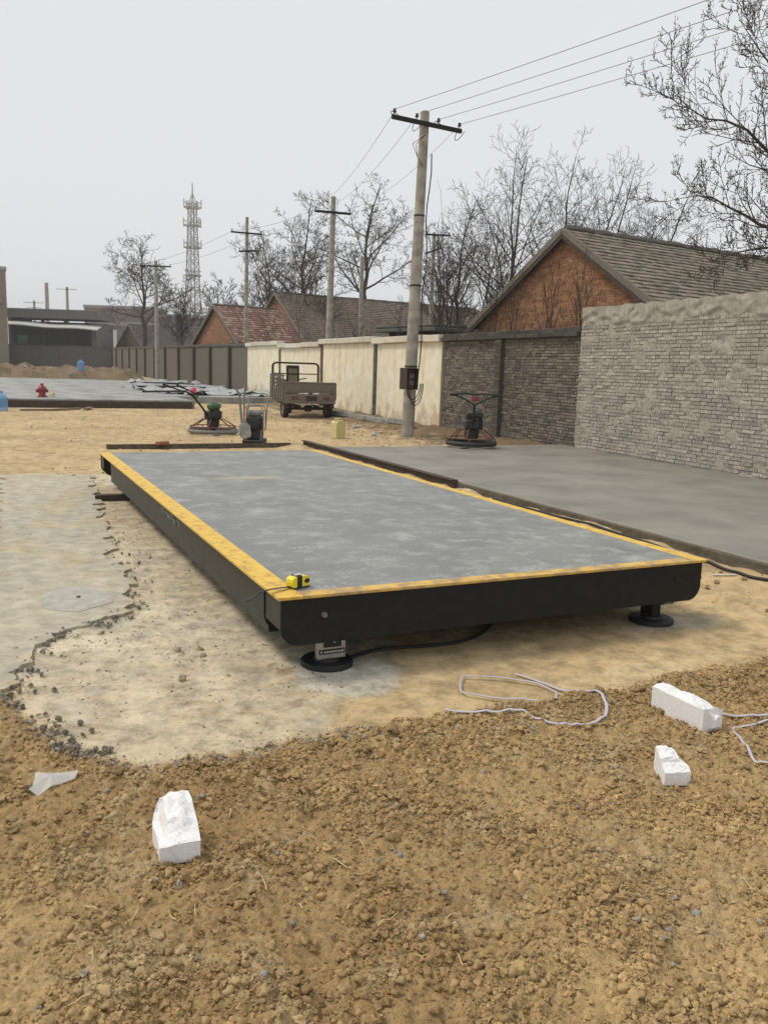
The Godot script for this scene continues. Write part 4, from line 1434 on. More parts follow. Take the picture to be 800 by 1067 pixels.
	# cream plastered wall in four bays
	var bays := [-40.7, -34.2, -27.9, -22.1, -16.9]
	var cw := thing("plastered_wall", "cream plastered yard wall with brick piers and a stained cornice behind the cargo tricycle", "wall", Vector3(wx(-16.9), 0, -16.9))
	var o := cw.position
	var tops := [2.78, 2.62, 2.72, 2.66]
	for k in 4:
		var za: float = bays[k]
		var zb: float = bays[k + 1]
		var pa := Vector3(wx(za), 0, za) - o
		var pb := Vector3(wx(zb), 0, zb) - o
		var u := (pb - pa)
		var len := u.length()
		u = u / len
		var nrm := Vector3(-u.z, 0, u.x)
		if nrm.x > 0: nrm = -nrm
		var q := MB.new()
		var s0 := 0.30 if k > 0 else 0.05
		var gx := 50
		var gy := 26
		for j in gy + 1:
			for i in gx + 1:
				var s := lerpf(s0, len - 0.02, float(i) / gx)
				var y: float = lerpf(-0.1, tops[k] - 0.2, float(j) / gy)
				var P: Vector3 = pa + u * s + Vector3.UP * y + nrm * 0.012
				var gs := s + k * 9.0
				# stains with an outline of their own: splashed mud low down, rust runs from the cornice
				var c := Vector3(0.87, 0.80, 0.615)
				c = c.lerp(Vector3(0.88, 0.83, 0.68), smoothstep(0.0, 0.4, nb.get_noise_2d(gs * 0.3, y * 0.3 + 20.0)))
				var mud := smoothstep(0.05, 0.25, 0.28 - y * 0.5 + 0.5 * nb.get_noise_2d(gs * 0.7, y * 0.5) + 0.2 * nc.get_noise_2d(gs * 0.3, y * 0.3))
				c = c.lerp(Vector3(0.50, 0.365, 0.20), 0.6 * mud)
				var run := smoothstep(0.10, 0.36, nb.get_noise_2d(gs * 1.1, y * 0.09)) * smoothstep(0.6, 1.6, y + 0.6 * na.get_noise_2d(gs, 3.0))
				c = c.lerp(Vector3(0.70, 0.54, 0.30), 0.45 * run)
				q.vert(P, nrm, Color(c.x, c.y, c.z))
		for j in gy:
			for i in gx:
				var a := j * (gx + 1) + i
				q.ix.append_array([a, a + gx + 2, a + 1, a, a + gx + 1, a + gx + 2])
		var bas := Basis(nrm, Vector3.UP, nrm.cross(Vector3.UP))
		q.box(Transform3D(bas, pa + u * len * 0.5 + Vector3.UP * (tops[k] * 0.5 - 0.1) - nrm * 0.11), Vector3(0.22, tops[k] - 0.02, len - 0.01), Color(0.5, 0.45, 0.35))
		part(cw, "plaster_bay", q, M.plaster)
		var cn := MB.new()
		var ns := 5
		for i in ns:
			var sa := len * i / ns
			var h := r.randf_range(-0.015, 0.02)
			cn.bbox(Transform3D(bas, pa + u * (sa + len / ns * 0.5) + Vector3.UP * (tops[k] - 0.09 + h) - nrm * 0.06), Vector3(0.40, 0.19, len / ns - 0.006), 0.012, Color(0.70, 0.65, 0.54) * r.randf_range(0.8, 1.08))
		part(cw, "cornice", cn, M.plaster)
		if k > 0:
			var pr := MB.new()
			for i in 38:
				if 0.066 * i > tops[k] - 0.25: break
				pr.box(Transform3D(bas, pa + u * 0.14 + Vector3.UP * (0.03 + 0.066 * i) + nrm * r.randf_range(-0.03, -0.02)), Vector3(0.13, 0.056, 0.27), Color(0.20, 0.16, 0.115) * r.randf_range(0.7, 1.4))
			pr.box(Transform3D(bas, pa + u * 0.14 + Vector3.UP * (tops[k] * 0.5 - 0.2) - nrm * 0.07), Vector3(0.15, tops[k] - 0.3, 0.28), Color(0.2, 0.17, 0.13))
			part(cw, "brick_pier", pr, M.brickvc)
	# grey yard wall with dark piers going to the back corner
	var zf := -128.0
	var gw := thing("yard_wall", "long grey rendered yard wall with dark piers running to the back of the yard", "wall", Vector3(wx(-40.7), 0, -40.7))
	var og := gw.position
	var pz := [-45.1, -51.1, -57.3, -64.4, -72.0, -79.2, -86.9, -95.0, -103.0, -112.0, -121.0, zf]
	var prev := -40.7
	for k in pz.size():
		var z: float = pz[k]
		var h := lerpf(2.72, 3.35, (-z - 40.7) / 87.0)
		var q := MB.new()
		var a := Vector3(wx(prev), 0, prev) - og
		var b := Vector3(wx(z), 0, z) - og
		var u := (b - a).normalized()
		var bas := Basis(Vector3(-u.z, 0, u.x), Vector3.UP, Vector3(-u.z, 0, u.x).cross(Vector3.UP))
		q.box(Transform3D(bas, (a + b) * 0.5 + Vector3(0.12, h * 0.5 - 0.1, 0)), Vector3(0.2, h, a.distance_to(b) - 0.02), Color(0.22, 0.198, 0.16) * r.randf_range(0.85, 1.1))
		part(gw, "wall_panel", q, M.brickvc)
		var cp := MB.new()
		cp.box(Transform3D(bas, (a + b) * 0.5 + Vector3(0.10, h - 0.03, 0)), Vector3(0.3, 0.14, a.distance_to(b) - 0.02), Color(0.17, 0.16, 0.14))
		part(gw, "coping", cp, M.brickvc)
		var p := MB.new()
		p.box(Transform3D(bas, b + Vector3(-0.03, h * 0.5 - 0.1, 0)), Vector3(0.26, h - 0.02, 0.45), Color(0.13, 0.11, 0.085))
		part(gw, "pier", p, M.brickvc)
		prev = z
	# wall across the back
	var bw := thing("back_wall", "dark grey wall across the far end of the yard behind the dirt mound", "wall", Vector3(wx(zf), 0, zf))
	var bd := Vector3(-13.5, 0, -6.5).normalized()
	var blen := 16.0
	for k in 4:
		var q := MB.new()
		var bas := Basis(bd, Vector3.UP, bd.cross(Vector3.UP))
		q.box(Transform3D(bas, bd * (blen / 4 * (k + 0.5)) + Vector3(0, 1.6, 0)), Vector3(blen / 4 - 0.05, 3.4, 0.25), Color(0.20, 0.19, 0.17) * r.randf_range(0.85, 1.1))
		part(bw, "wall_panel", q, M.brickvc)
		var cp := MB.new()
		cp.box(Transform3D(bas, bd * (blen / 4 * (k + 0.5)) + Vector3(0, 3.37, 0)), Vector3(blen / 4 - 0.05, 0.18, 0.36), Color(0.13, 0.12, 0.11))
		part(bw, "coping", cp, M.brickvc)

# ---------------------------------------------------------------- houses
# local: gable wall at x=0 looking to -x, ridge runs to +x, z is across
func house(called: String, label: String, at: Vector3, turn: float, half: float, eave: float, peak: float, L: float, wallc: Array, tilec: Array, tl: Vector2, limit: int, near: bool, sd: int) -> Node3D:
	var r := RandomNumberGenerator.new()
	r.seed = sd
	var t := thing(called, label, "house", at, turn)
	var m := MB.new()
	var wc: Array = wallc[0]
	var c0 := Color(wc[0], wc[1], wc[2]) * 0.75
	var gp := PackedVector2Array([Vector2(-half, -0.3), Vector2(half, -0.3), Vector2(half, eave), Vector2(0, peak), Vector2(-half, eave)])
	# prism pushes along local z; turn it so that it pushes along +x
	var rot := Basis(Vector3(0, 0, 1), Vector3.UP, Vector3(-1, 0, 0))
	m.prism(gp, 0.25, Transform3D(rot, Vector3(0.26, 0, 0)), c0)
	m.prism(gp, 0.25, Transform3D(rot, Vector3(L, 0, 0)), c0)
	for s in [-1, 1]:
		m.bx(Vector3(0.27, -0.3, s * half - s * 0.25), Vector3(L - 0.26, eave - 0.02, s * half), c0)
	part(t, "wall", m, M.brickvc)
	var slope := atan2(peak - eave, half)
	if near:
		var span := func(y: float) -> Vector2:
			var hw := half
			if y > eave: hw = half * (peak - y) / (peak - eave)
			return Vector2(-hw, hw) + Vector2(0.02, -0.02)
		var list := courses(Vector3(0.0, 0, 0), Vector3(0, 0, 1), Vector3(-1, 0, 0), 1.9, peak - 0.1, span, 0.25, 0.066, 0.010, 0.06, wallc.size(), r, 0.004, 0.0)
		lay(t, list, "brick", "far_bricks", wallc, 0, 0.005)
	# roof boards
	var sl := sqrt(half * half + (peak - eave) * (peak - eave)) + 0.30
	for s in [-1, 1]:
		var rb := MB.new()
		var dirv := Vector3(0, -sin(slope), s * cos(slope))
		var nrm := Vector3(0, cos(slope), s * sin(slope))
		var bas := Basis(Vector3.RIGHT, nrm, Vector3.RIGHT.cross(nrm))
		var tc: Array = tilec[0]
		rb.box(Transform3D(bas, Vector3(L * 0.5 - 0.05, peak + 0.03, 0) + dirv * (sl * 0.5) + nrm * 0.02), Vector3(L + 0.3, 0.08, sl), Color(tc[0], tc[1], tc[2]) * 0.6)
		part(t, "roof_board", rb, M.brickvc)
		# tiles, each tilted on the course below
		var list := []
		var rows := int(sl / tl.y)
		var per := int((L + 0.3) / tl.x)
		for a in rows:
			for b in per:
				if s < 0 and not near and b > 3: continue
				if s < 0 and b > 6: continue
				var p := Vector3(-0.2 + (b + 0.5) * tl.x, peak + 0.03, 0) + dirv * ((a + 0.5) * tl.y + 0.02) + nrm * (0.088 + r.randf_range(-0.005, 0.008))
				var tb := bas * Basis(Vector3.RIGHT, -s * 0.15 + r.randf_range(-0.025, 0.025)) * Basis(Vector3.UP, r.randf_range(-0.02, 0.02))
				list.append([Transform3D(tb, p), Vector3(tl.x * 0.93, 0.035, tl.y * 1.05), r.randi() % tilec.size()])
		lay(t, list, "roof_tile", "far_tiles", tilec, limit if s > 0 else 0, 0.006)
		# verge
		var vg := MB.new()
		vg.box(Transform3D(bas, Vector3(-0.17, peak + 0.06, 0) + dirv * (sl * 0.5)), Vector3(0.16, 0.15, sl), Color(0.30, 0.265, 0.215))
		vg.box(Transform3D(bas, Vector3(-0.2, peak - 0.09, 0) + dirv * (sl * 0.5)), Vector3(0.07, 0.1, sl), Color(0.12, 0.10, 0.085))
		part(t, "verge", vg, M.brickvc)
	var rg := MB.new()
	var nr := int(L / 0.35)
	for k in nr:
		rg.bbox(Transform3D(Basis(Vector3.RIGHT, PI / 4) * Basis(Vector3.RIGHT, r.randf_range(-0.1, 0.1)), Vector3(-0.15 + (k + 0.5) * 0.35, peak + 0.11 + r.randf_range(-0.015, 0.02), 0)), Vector3(0.34, 0.2, 0.2), 0.03, Color(0.13, 0.12, 0.105) * r.randf_range(0.8, 1.3))
	part(t, "ridge_tiles", rg, M.brickvc)
	return t

func build_houses() -> void:
	var orange := [[0.58, 0.30, 0.155], [0.50, 0.25, 0.13], [0.65, 0.345, 0.18], [0.54, 0.29, 0.17], [0.42, 0.22, 0.13], [0.62, 0.36, 0.22]]
	var grey_tile := [[0.37, 0.325, 0.255], [0.30, 0.265, 0.21], [0.44, 0.39, 0.31], [0.25, 0.22, 0.175], [0.40, 0.345, 0.27], [0.34, 0.305, 0.24]]
	var dark_tile := [[0.25, 0.20, 0.15], [0.21, 0.165, 0.125], [0.29, 0.235, 0.175], [0.18, 0.145, 0.115]]
	var red_tile := [[0.37, 0.20, 0.15], [0.31, 0.165, 0.125], [0.45, 0.26, 0.20], [0.52, 0.37, 0.30], [0.27, 0.15, 0.115]]
	house("brick_house", "orange brick house gable with a grey tiled roof behind the two brick walls", Vector3(13.24, 0, -15.48), deg_to_rad(7.6), 3.64, 3.12, 5.45, 16.0, orange, grey_tile, Vector2(0.21, 0.21), 300, true, 31)
	house("brick_house", "small orange gabled house with a red tiled roof behind the cream wall's far end", Vector3(13.95, 0, -57.0), deg_to_rad(12.0), 3.4, 3.1, 5.62, 5.2, orange, red_tile, Vector2(0.24, 0.27), 0, true, 32)
	house("brick_house", "dark grey tiled house rising behind the cream plastered wall", Vector3(21.0, 0, -64.9), deg_to_rad(8.0), 5.4, 3.45, 7.45, 21.5, orange, dark_tile, Vector2(0.24, 0.27), 0, true, 33)
	house("brick_house", "far house with a long dark roof beyond the grey yard wall", Vector3(20.4, 0, -138.5), deg_to_rad(20.0), 4.2, 3.6, 7.2, 13.0, [[0.26, 0.17, 0.12]], [[0.15, 0.125, 0.12], [0.17, 0.14, 0.13]], Vector2(0.4, 0.4), 0, false, 34)
	# low shed with a flat overhanging roof
	var s := thing("brick_shed", "low dark brick shed with an overhanging slab roof behind the cream wall", "shed", Vector3(13.3, 0, -24.5), deg_to_rad(8.0))
	var m := MB.new()
	m.bx(Vector3(0.3, -0.2, -2.2), Vector3(6.5, 3.05, 0.9), Color(0.11, 0.085, 0.065))
	part(s, "wall", m, M.brickvc)
	var rf := MB.new()
	rf.bx(Vector3(-0.1, 3.06, -2.7), Vector3(7.2, 3.2, 1.4), Color(0.19, 0.175, 0.155), 0.02)
	part(s, "roof_slab", rf, M.brickvc)
	for k in 8:
		var rt := MB.new()
		rt.bx(Vector3(-0.08 + k * 0.9, 3.2, -2.6), Vector3(0.8 + k * 0.9, 3.3 + 0.03 * (k % 3), 1.35), Color(0.13, 0.12, 0.11) * (0.9 + 0.1 * (k % 2)), 0.03)
		part(s, "roof_sheet", rt, M.brickvc)
	# two-storey house at the left edge of the yard
	var e := thing("tall_house", "grey and tan two storey house end at the far left of the yard", "house", Vector3(2.3, 0, -127.8), 0.0)
	var em := MB.new()
	em.bx(Vector3(-14, -0.3, -10), Vector3(0, 13.4, 0), Color(0.36, 0.31, 0.25))
	part(e, "wall", em, M.brickvc)
	var ep := MB.new()
	ep.bx(Vector3(-14.1, 13.41, -10.1), Vector3(0.12, 13.9, 0.12), Color(0.55, 0.54, 0.52), 0.03)
	part(e, "parapet", ep, M.brickvc)
	var eb := MB.new()
	eb.bx(Vector3(-14.1, 8.9, 0.01), Vector3(-0.6, 9.4, 0.9), Color(0.42, 0.36, 0.30), 0.03)
	part(e, "balcony_slab", eb, M.brickvc)
	for w in [[-4.0, 9.6, -1.6, 13.0], [-4.0, 4.4, -1.4, 8.4]]:
		var wm := MB.new()
		wm.bx(Vector3(w[0], w[1], 0.01), Vector3(w[2], w[3], 0.06))
		part(e, "window", wm, M.glass)
	# workshop with an awning behind the back wall
	var k := thing("workshop_building", "low grey flat roofed workshop with dark open front and white awning behind the back wall", "building", Vector3(2.9, 0, -141.0), -0.45)
	var km := MB.new()
	km.bx(Vector3(-0.2, -0.2, -8), Vector3(0.2, 7.6, 0), Color(0.22, 0.20, 0.18))
	km.bx(Vector3(12.6, -0.2, -8), Vector3(13.4, 7.2, 0), Color(0.24, 0.225, 0.205))
	km.bx(Vector3(0.2, -0.2, -8), Vector3(12.6, 7.4, -7.7), Color(0.30, 0.27, 0.24))
	km.bx(Vector3(0.2, -0.2, -0.3), Vector3(12.6, 3.6, 0), Color(0.16, 0.14, 0.12))
	part(k, "wall", km, M.brickvc)
	var kr := MB.new()
	kr.bx(Vector3(-0.6, 7.62, -8.3), Vector3(13.8, 9.0, 0.5), Color(0.25, 0.245, 0.235), 0.05)
	part(k, "roof_slab", kr, M.brickvc)
	for x in [4.9, 8.4]:
		var kp := MB.new()
		kp.bx(Vector3(x, 3.6, -0.25), Vector3(x + 0.5, 7.6, 0.05), Color(0.09, 0.06, 0.05))
		part(k, "post", kp, M.brickvc)
	var ka := MB.new()
	var apts := []
	for q in 10:
		apts.append(Vector3(-0.3 + 14.6 * q / 9.0, 6.55 - 0.05 * q + 0.08 * sin(q * 1.1), 2.2))
	for q in 9:
		var a: Vector3 = apts[q]
		var b: Vector3 = apts[q + 1]
		var up := Vector3(0, 0.55, -2.2)
		ka.quad(a, b, b + up, a + up, Color.WHITE)
		ka.quad(a - Vector3(0, 0.16, 0), b - Vector3(0, 0.16, 0), b, a, Color.WHITE)
		ka.quad(a - Vector3(0, 0.03, 0), a + up - Vector3(0, 0.03, 0), b + up - Vector3(0, 0.03, 0), b - Vector3(0, 0.03, 0), Color.WHITE)
	part(k, "awning", ka, M.white_paint)
	for q in 2:
		var kg := MB.new()
		kg.bx(Vector3(0.8 + q * 2.0, 3.7, -0.9), Vector3(2.4 + q * 2.0, 5.0, -0.8))
		part(k, "window", kg, mat(lin(0.10, 0.22, 0.20), 0.3) if q == 0 else M.glass)
	# long factory far off
	var fb := thing("factory_building", "long reddish grey flat roofed building in the far distance", "building", Vector3(22.5, 0, -222.8), -0.455)
	var fm := MB.new()
	fm.bx(Vector3(0, -0.2, -12), Vector3(17.5, 14.2, 0), Color(0.27, 0.215, 0.20))
	fm.bx(Vector3(17.52, -0.2, -14), Vector3(34, 12.6, -0.5), Color(0.25, 0.185, 0.175))
	part(fb, "wall", fm, M.brickvc)
	var fp := MB.new()
	fp.bx(Vector3(-0.2, 14.21, -12.2), Vector3(17.6, 14.9, 0.15), Color(0.42, 0.41, 0.40))
	fp.bx(Vector3(17.62, 12.61, -14.2), Vector3(34.2, 13.2, -0.3), Color(0.40, 0.38, 0.37))
	part(fb, "parapet", fp, M.brickvc)
	var fw := MB.new()
	fw.bx(Vector3(1.0, 10.0, 0.01), Vector3(17, 11.0, 0.2), Color(0.48, 0.47, 0.46))
	part(fb, "string_course", fw, M.brickvc)
	for q in 6:
		var wn := MB.new()
		wn.bx(Vector3(1.2 + q * 2.7, 4.5, 0.01), Vector3(2.6 + q * 2.7, 9.0, 0.08))
		part(fb, "window", wn, M.white_paint if q == 2 else M.glass)
	for q in 5:
		var wn := MB.new()
		wn.bx(Vector3(19 + q * 3.0, 8.0, -0.49), Vector3(20.6 + q * 3.0, 11.2, -0.4))
		part(fb, "window", wn, M.glass)

# ---------------------------------------------------------------- poles and wires
# arms: [height, half length left, half length right, tilt]; the arm runs along local x
func pole(label: String, at: Vector3, turn: float, H: float, r0: float, r1: float, arms: Array, m: Material, lean := Vector3.ZERO, sides := 14) -> Node3D:
	var t := thing("utility_pole", label, "utility pole", at, turn, "utility poles")
	var p := MB.new()
	p.tube([Vector3(0, -0.2, 0), lean * 0.5 + Vector3(0, H * 0.5, 0), lean + Vector3(0, H - 0.02, 0), lean + Vector3(0, H, 0)], [r0, (r0 + r1) * 0.5, r1, r1 * 0.8], sides)
	part(t, "post", p, m)
	for a in arms:
		var f: float = a[0] / H
		var c := lean * f + Vector3(0, a[0], r1 + 0.04)
		var am := MB.new()
		am.box(Transform3D(Basis(Vector3(0, 0, 1), a[3]), c + Vector3((a[2] - a[1]) * 0.5, 0, 0)), Vector3(a[1] + a[2], 0.09, 0.07))
		var arm := part(t, "crossarm", am, M.steel_dark)
		for k in a[4]:
			var s: float = lerpf(-a[1] + 0.06, a[2] - 0.06, float(k) / maxf(1, a[4] - 1))
			var im := MB.new()
			im.lathe(Transform3D(Basis(), c + Vector3(s, 0.045 + s * tan(a[3]), 0)), [Vector2(0.012, 0), Vector2(0.012, 0.05), Vector2(0.045, 0.06), Vector2(0.04, 0.09), Vector2(0.03, 0.10), Vector2(0.035, 0.13), Vector2(0.0, 0.14)], 8)
			part(arm, "insulator", im, M.engine)
	return t

func wire(a: Vector3, b: Vector3, sag: float, rad: float, label: String) -> void:
	var pts := []
	var n := 24
	for k in n + 1:
		var t := float(k) / n
		pts.append(a.lerp(b, t) - Vector3(0, 4.0 * sag * t * (1.0 - t), 0) - a)
	var mb := MB.new()
	mb.tube(pts, [rad], 4, Color.WHITE, false)
	solo("power_line", mb, M.wire, label, "power line", "overhead power lines", a)

func build_poles() -> void:
	var base := Vector3(7.96, gh(7.96, -14.3), -14.3)
	var lean := Vector3(0.23, 0, -0.08)
	var mp := pole("tall concrete pole with a meter box and dangling cable, before the cream wall", base, 0.15, 7.53, 0.155, 0.105, [[7.22, 1.0, 0.98, 0.012, 4]], M.pole, lean, 20)
	# jumper loops at the arm
	for k in 4:
		var x := -0.95 + 0.62 * k
		var q := MB.new()
		var pts := []
		for i in 10:
			var a := PI * i / 9.0
			pts.append(Vector3(x + 0.10 * cos(a) + 0.05, 7.24 + (0.14 if k % 2 == 0 else -0.18) * sin(a), 0.16 - 0.2 * sin(a)) + lean)
		q.tube(pts, [0.008], 5)
		part(mp, "jumper_wire", q, M.black)
	for k in 2:
		var q := MB.new()
		q.tube([Vector3(0.1, 6.95, 0.14), Vector3(-0.16 - 0.1 * k, 6.7, 0.16), Vector3(-0.1, 6.45, 0.14), Vector3(0.08, 6.25, 0.13)], [0.008], 5)
		part(mp, "jumper_wire", q, M.black)
	for y in [5.2, 3.6, 1.7]:
		var q := MB.new()
		q.torus(lean * (y / 7.45) + Vector3(0, y, 0), Vector3.UP, lerpf(0.155, 0.105, y / 7.45) + 0.003, 0.012, 20, 5, Color.WHITE, 2.0)
		part(mp, "pole_band", q, M.rust)
	# down cable and loops under the box
	var dc := MB.new()
	var dp := []
	for k in 15:
		var y := 6.6 - k * 0.39
		dp.append(lean * (y / 7.45) + Vector3(0.155 + 0.03 * sin(k * 1.3) + 0.02, y, 0.09 + 0.02 * cos(k)))
	dc.tube(dp, [0.014], 6)
	part(mp, "down_cable", dc, M.black)
	for k in 3:
		var lc := MB.new()
		var pts := []
		for i in 13:
			var a := PI * i / 12.0
			pts.append(Vector3(-0.20 + 0.2 * (1.0 - cos(a)) + 0.02 * k, 1.18 - (0.32 + 0.07 * k) * sin(a) + 0.12 * (i / 12.0), 0.19 + 0.03 * k))
		lc.tube(pts, [0.011], 6)
		part(mp, "cable_loop", lc, M.black)
	# open meter box strapped to the pole
	var eb := thing("meter_box", "open rusty meter box hung on the tall concrete pole", "meter box", base + Vector3(-0.16, 1.16, 0.20), 0.15)
	var bx := MB.new()
	bx.bx(Vector3(-0.2, 0.0, -0.02), Vector3(0.2, 0.5, 0.0))
	bx.bx(Vector3(-0.2, 0.0, 0.0), Vector3(-0.185, 0.5, 0.16))
	bx.bx(Vector3(0.185, 0.0, 0.0), Vector3(0.2, 0.5, 0.16))
	bx.bx(Vector3(-0.2, 0.485, 0.0), Vector3(0.2, 0.5, 0.19))
	bx.bx(Vector3(-0.2, 0.0, 0.0), Vector3(0.2, 0.015, 0.16))
	part(eb, "case", bx, M.rust)
	var bb := MB.new()
	bb.bx(Vector3(0.0, 0.04, 0.002), Vector3(0.16, 0.46, 0.05))
	part(eb, "breaker_board", bb, M.redbrown)
	var bs := MB.new()
	for q in 4:
		bs.bx(Vector3(0.02 + 0.07 * (q % 2), 0.1 + 0.16 * (q / 2), 0.05), Vector3(0.07 + 0.07 * (q % 2), 0.2 + 0.16 * (q / 2), 0.09), Color.WHITE, 0.004)
	part(eb, "breaker", bs, M.metal_grey)
	var dr := MB.new()
	dr.box(Transform3D(Basis(Vector3.UP, 1.2), Vector3(-0.24, 0.25, 0.28)), Vector3(0.28, 0.49, 0.012))
	part(eb, "door", dr, M.black)
	# other poles
	var p341 := pole("concrete pole standing behind the cream wall, nearer the tricycle's hoop", Vector3(12.0, 0, -30.0), -0.42, 8.6, 0.17, 0.10, [[7.95, 0.75, 0.75, -0.05, 2]], M.pole_far, Vector3(0.1, 0, 0.0))
	var p256 := pole("thin pole with two crossarms behind the red tiled house's wall", Vector3(12.8, 0, -45.3), -0.42, 10.0, 0.14, 0.09, [[9.1, 0.9, 0.9, -0.05, 2], [8.1, 0.45, 0.6, 0.05, 2]], M.pole_far, Vector3(0.05, 0, 0))
	pole("pole with short double crossarm rising over the brick shed", Vector3(21.7, 0, -39.0), -0.42, 9.2, 0.13, 0.09, [[9.05, 0.45, 0.9, -0.02, 2], [8.2, 0.5, 0.5, 0.35, 0]], M.pole_far)
	pole("plain grey post without crossarm over the dark tiled roof", Vector3(16.0, 0, -35.8), -0.42, 7.1, 0.13, 0.10, [], M.pole_far)
	var p163 := pole("slender pole standing at the edge of the back slab", Vector3(10.1, 0.25, -58.6), -0.42, 8.4, 0.17, 0.11, [[8.0, 1.1, 1.1, 0.0, 2]], M.pole_far)
	pole("tiny far pole with wide crossarm beyond the workshop roof", Vector3(15.0, 0, -181.7), -0.42, 15.8, 0.35, 0.25, [[15.3, 2.0, 2.0, 0.0, 3]], M.pole_far)
	pole("bare far post beyond the workshop roof", Vector3(11.3, 0, -183.6), -0.42, 16.5, 0.45, 0.35, [], M.pole_far)
	pole("tiny far pole with double crossarm beyond the workshop roof", Vector3(10.1, 0, -206.0), -0.42, 14.2, 0.35, 0.25, [[13.7, 2.2, 2.2, 0.0, 2], [12.6, 1.6, 1.6, 0.0, 2]], M.pole_far)
	# wires: main pole to the next one toward the road, out of frame
	var nx := base + Vector3(45.0 * 0.156, 0, 45.0 * 0.988)
	pole("concrete pole by the road carrying the four lines on", nx, 0.15, 7.53, 0.155, 0.105, [[7.22, 1.0, 0.98, 0.012, 4]], M.pole)
	for k in 4:
		var s := -0.94 + 0.62 * k
		var off := Vector3(s * cos(0.15), 7.38, -s * sin(0.15)) + Vector3(0.02, 0, 0.14)
		wire(base + off + lean, nx + off, 0.45, 0.0065, "overhead line running from the tall concrete pole toward the road")
		if k != 2:
			var so := (-0.7 + 0.45 * k)
			wire(base + off + lean, Vector3(12.0, 8.1, -30.0) + Vector3(so * 0.9, 0, so * 0.43), 0.35, 0.006, "overhead line between the tall concrete pole and the pole behind it")
	for k in 2:
		var s := -0.8 + 1.6 * k
		wire(Vector3(12.1, 8.1, -30.0) + Vector3(s * 0.8, 0, s * 0.38), Vector3(12.85, 9.25, -45.2) + Vector3(s * 0.9, 0, s * 0.4), 0.2, 0.009, "overhead line between the poles behind the cream wall")
		wire(Vector3(12.85, 9.25, -45.2) + Vector3(s * 0.9, 0, s * 0.4), Vector3(10.1, 8.4, -58.5) + Vector3(s * 1.1, 0, s * 0.5), 0.25, 0.010, "overhead line to the slender pole at the back slab")
	# lattice telecom mast
	var tw := thing("lattice_mast", "tall grey lattice telecom mast in the far distance", "mast", Vector3(49.7, 0, -223.5), 0.3)
	var legs := MB.new()
	var H := 45.0
	for sx in [-1, 1]:
		for sz in [-1, 1]:
			var lg := MB.new()
			lg.tube([Vector3(sx * 2.4, 0, sz * 2.4), Vector3(sx * 1.3, 20, sz * 1.3), Vector3(sx * 0.75, H - 3, sz * 0.75)], [0.22, 0.19, 0.15], 4)
			part(tw, "leg", lg, M.tower)
	var br := MB.new()
	var lev := 20
	for k in lev:
		var y0 := (H - 3.0) * k / lev
		var y1 := (H - 3.0) * (k + 1) / lev
		var w0 := lerpf(2.4, 1.3, minf(1, y0 / 20)) if y0 < 20 else lerpf(1.3, 0.75, (y0 - 20) / (H - 23))
		var w1 := lerpf(2.4, 1.3, minf(1, y1 / 20)) if y1 < 20 else lerpf(1.3, 0.75, (y1 - 20) / (H - 23))
		for f in 4:
			var rt := Basis(Vector3.UP, f * PI / 2)
			br.tube([rt * Vector3(-w0, y0, w0), rt * Vector3(w1, y1, w1)], [0.08], 3, Color.WHITE, false)
			br.tube([rt * Vector3(w0, y0, w0), rt * Vector3(-w1, y1, w1)], [0.08], 3, Color.WHITE, false)
			br.tube([rt * Vector3(-w1, y1, w1), rt * Vector3(w1, y1, w1)], [0.08], 3, Color.WHITE, false)
	part(tw, "bracing", br, M.tower)
	for y in [24.0, 31.0, 36.5, 41.0]:
		var pf := MB.new()
		pf.torus(Vector3(0, y, 0), Vector3.UP, 2.1, 0.16, 20, 5)
		pf.torus(Vector3(0, y + 1.1, 0), Vector3.UP, 2.1, 0.08, 20, 4)
		for k in 6:
			var a := TAU * k / 6.0
			pf.tube([Vector3(0, y, 0), Vector3(cos(a) * 2.1, y, sin(a) * 2.1)], [0.08], 3)
		var plat := part(tw, "platform_ring", pf, M.tower)
		if y > 30:
			for k in 5:
				var a: float = TAU * k / 5.0 + y
				var an := MB.new()
				an.box(Transform3D(Basis(Vector3.UP, -a), Vector3(cos(a) * 2.3, y + 0.8, sin(a) * 2.3)), Vector3(0.2, 2.2, 0.4))
				part(plat, "antenna_panel", an, M.white_paint)
	var tp := MB.new()
	tp.tube([Vector3(0, H - 3, 0), Vector3(0, H + 2, 0)], [0.25, 0.12], 6)
	for k in 4:
		tp.tube([Vector3((k % 2) * 1.5 - 0.75, H - 3, (k / 2) * 1.5 - 0.75), Vector3(0, H - 0.5, 0)], [0.14, 0.1], 3)
	part(tw, "mast_tip", tp, M.tower)

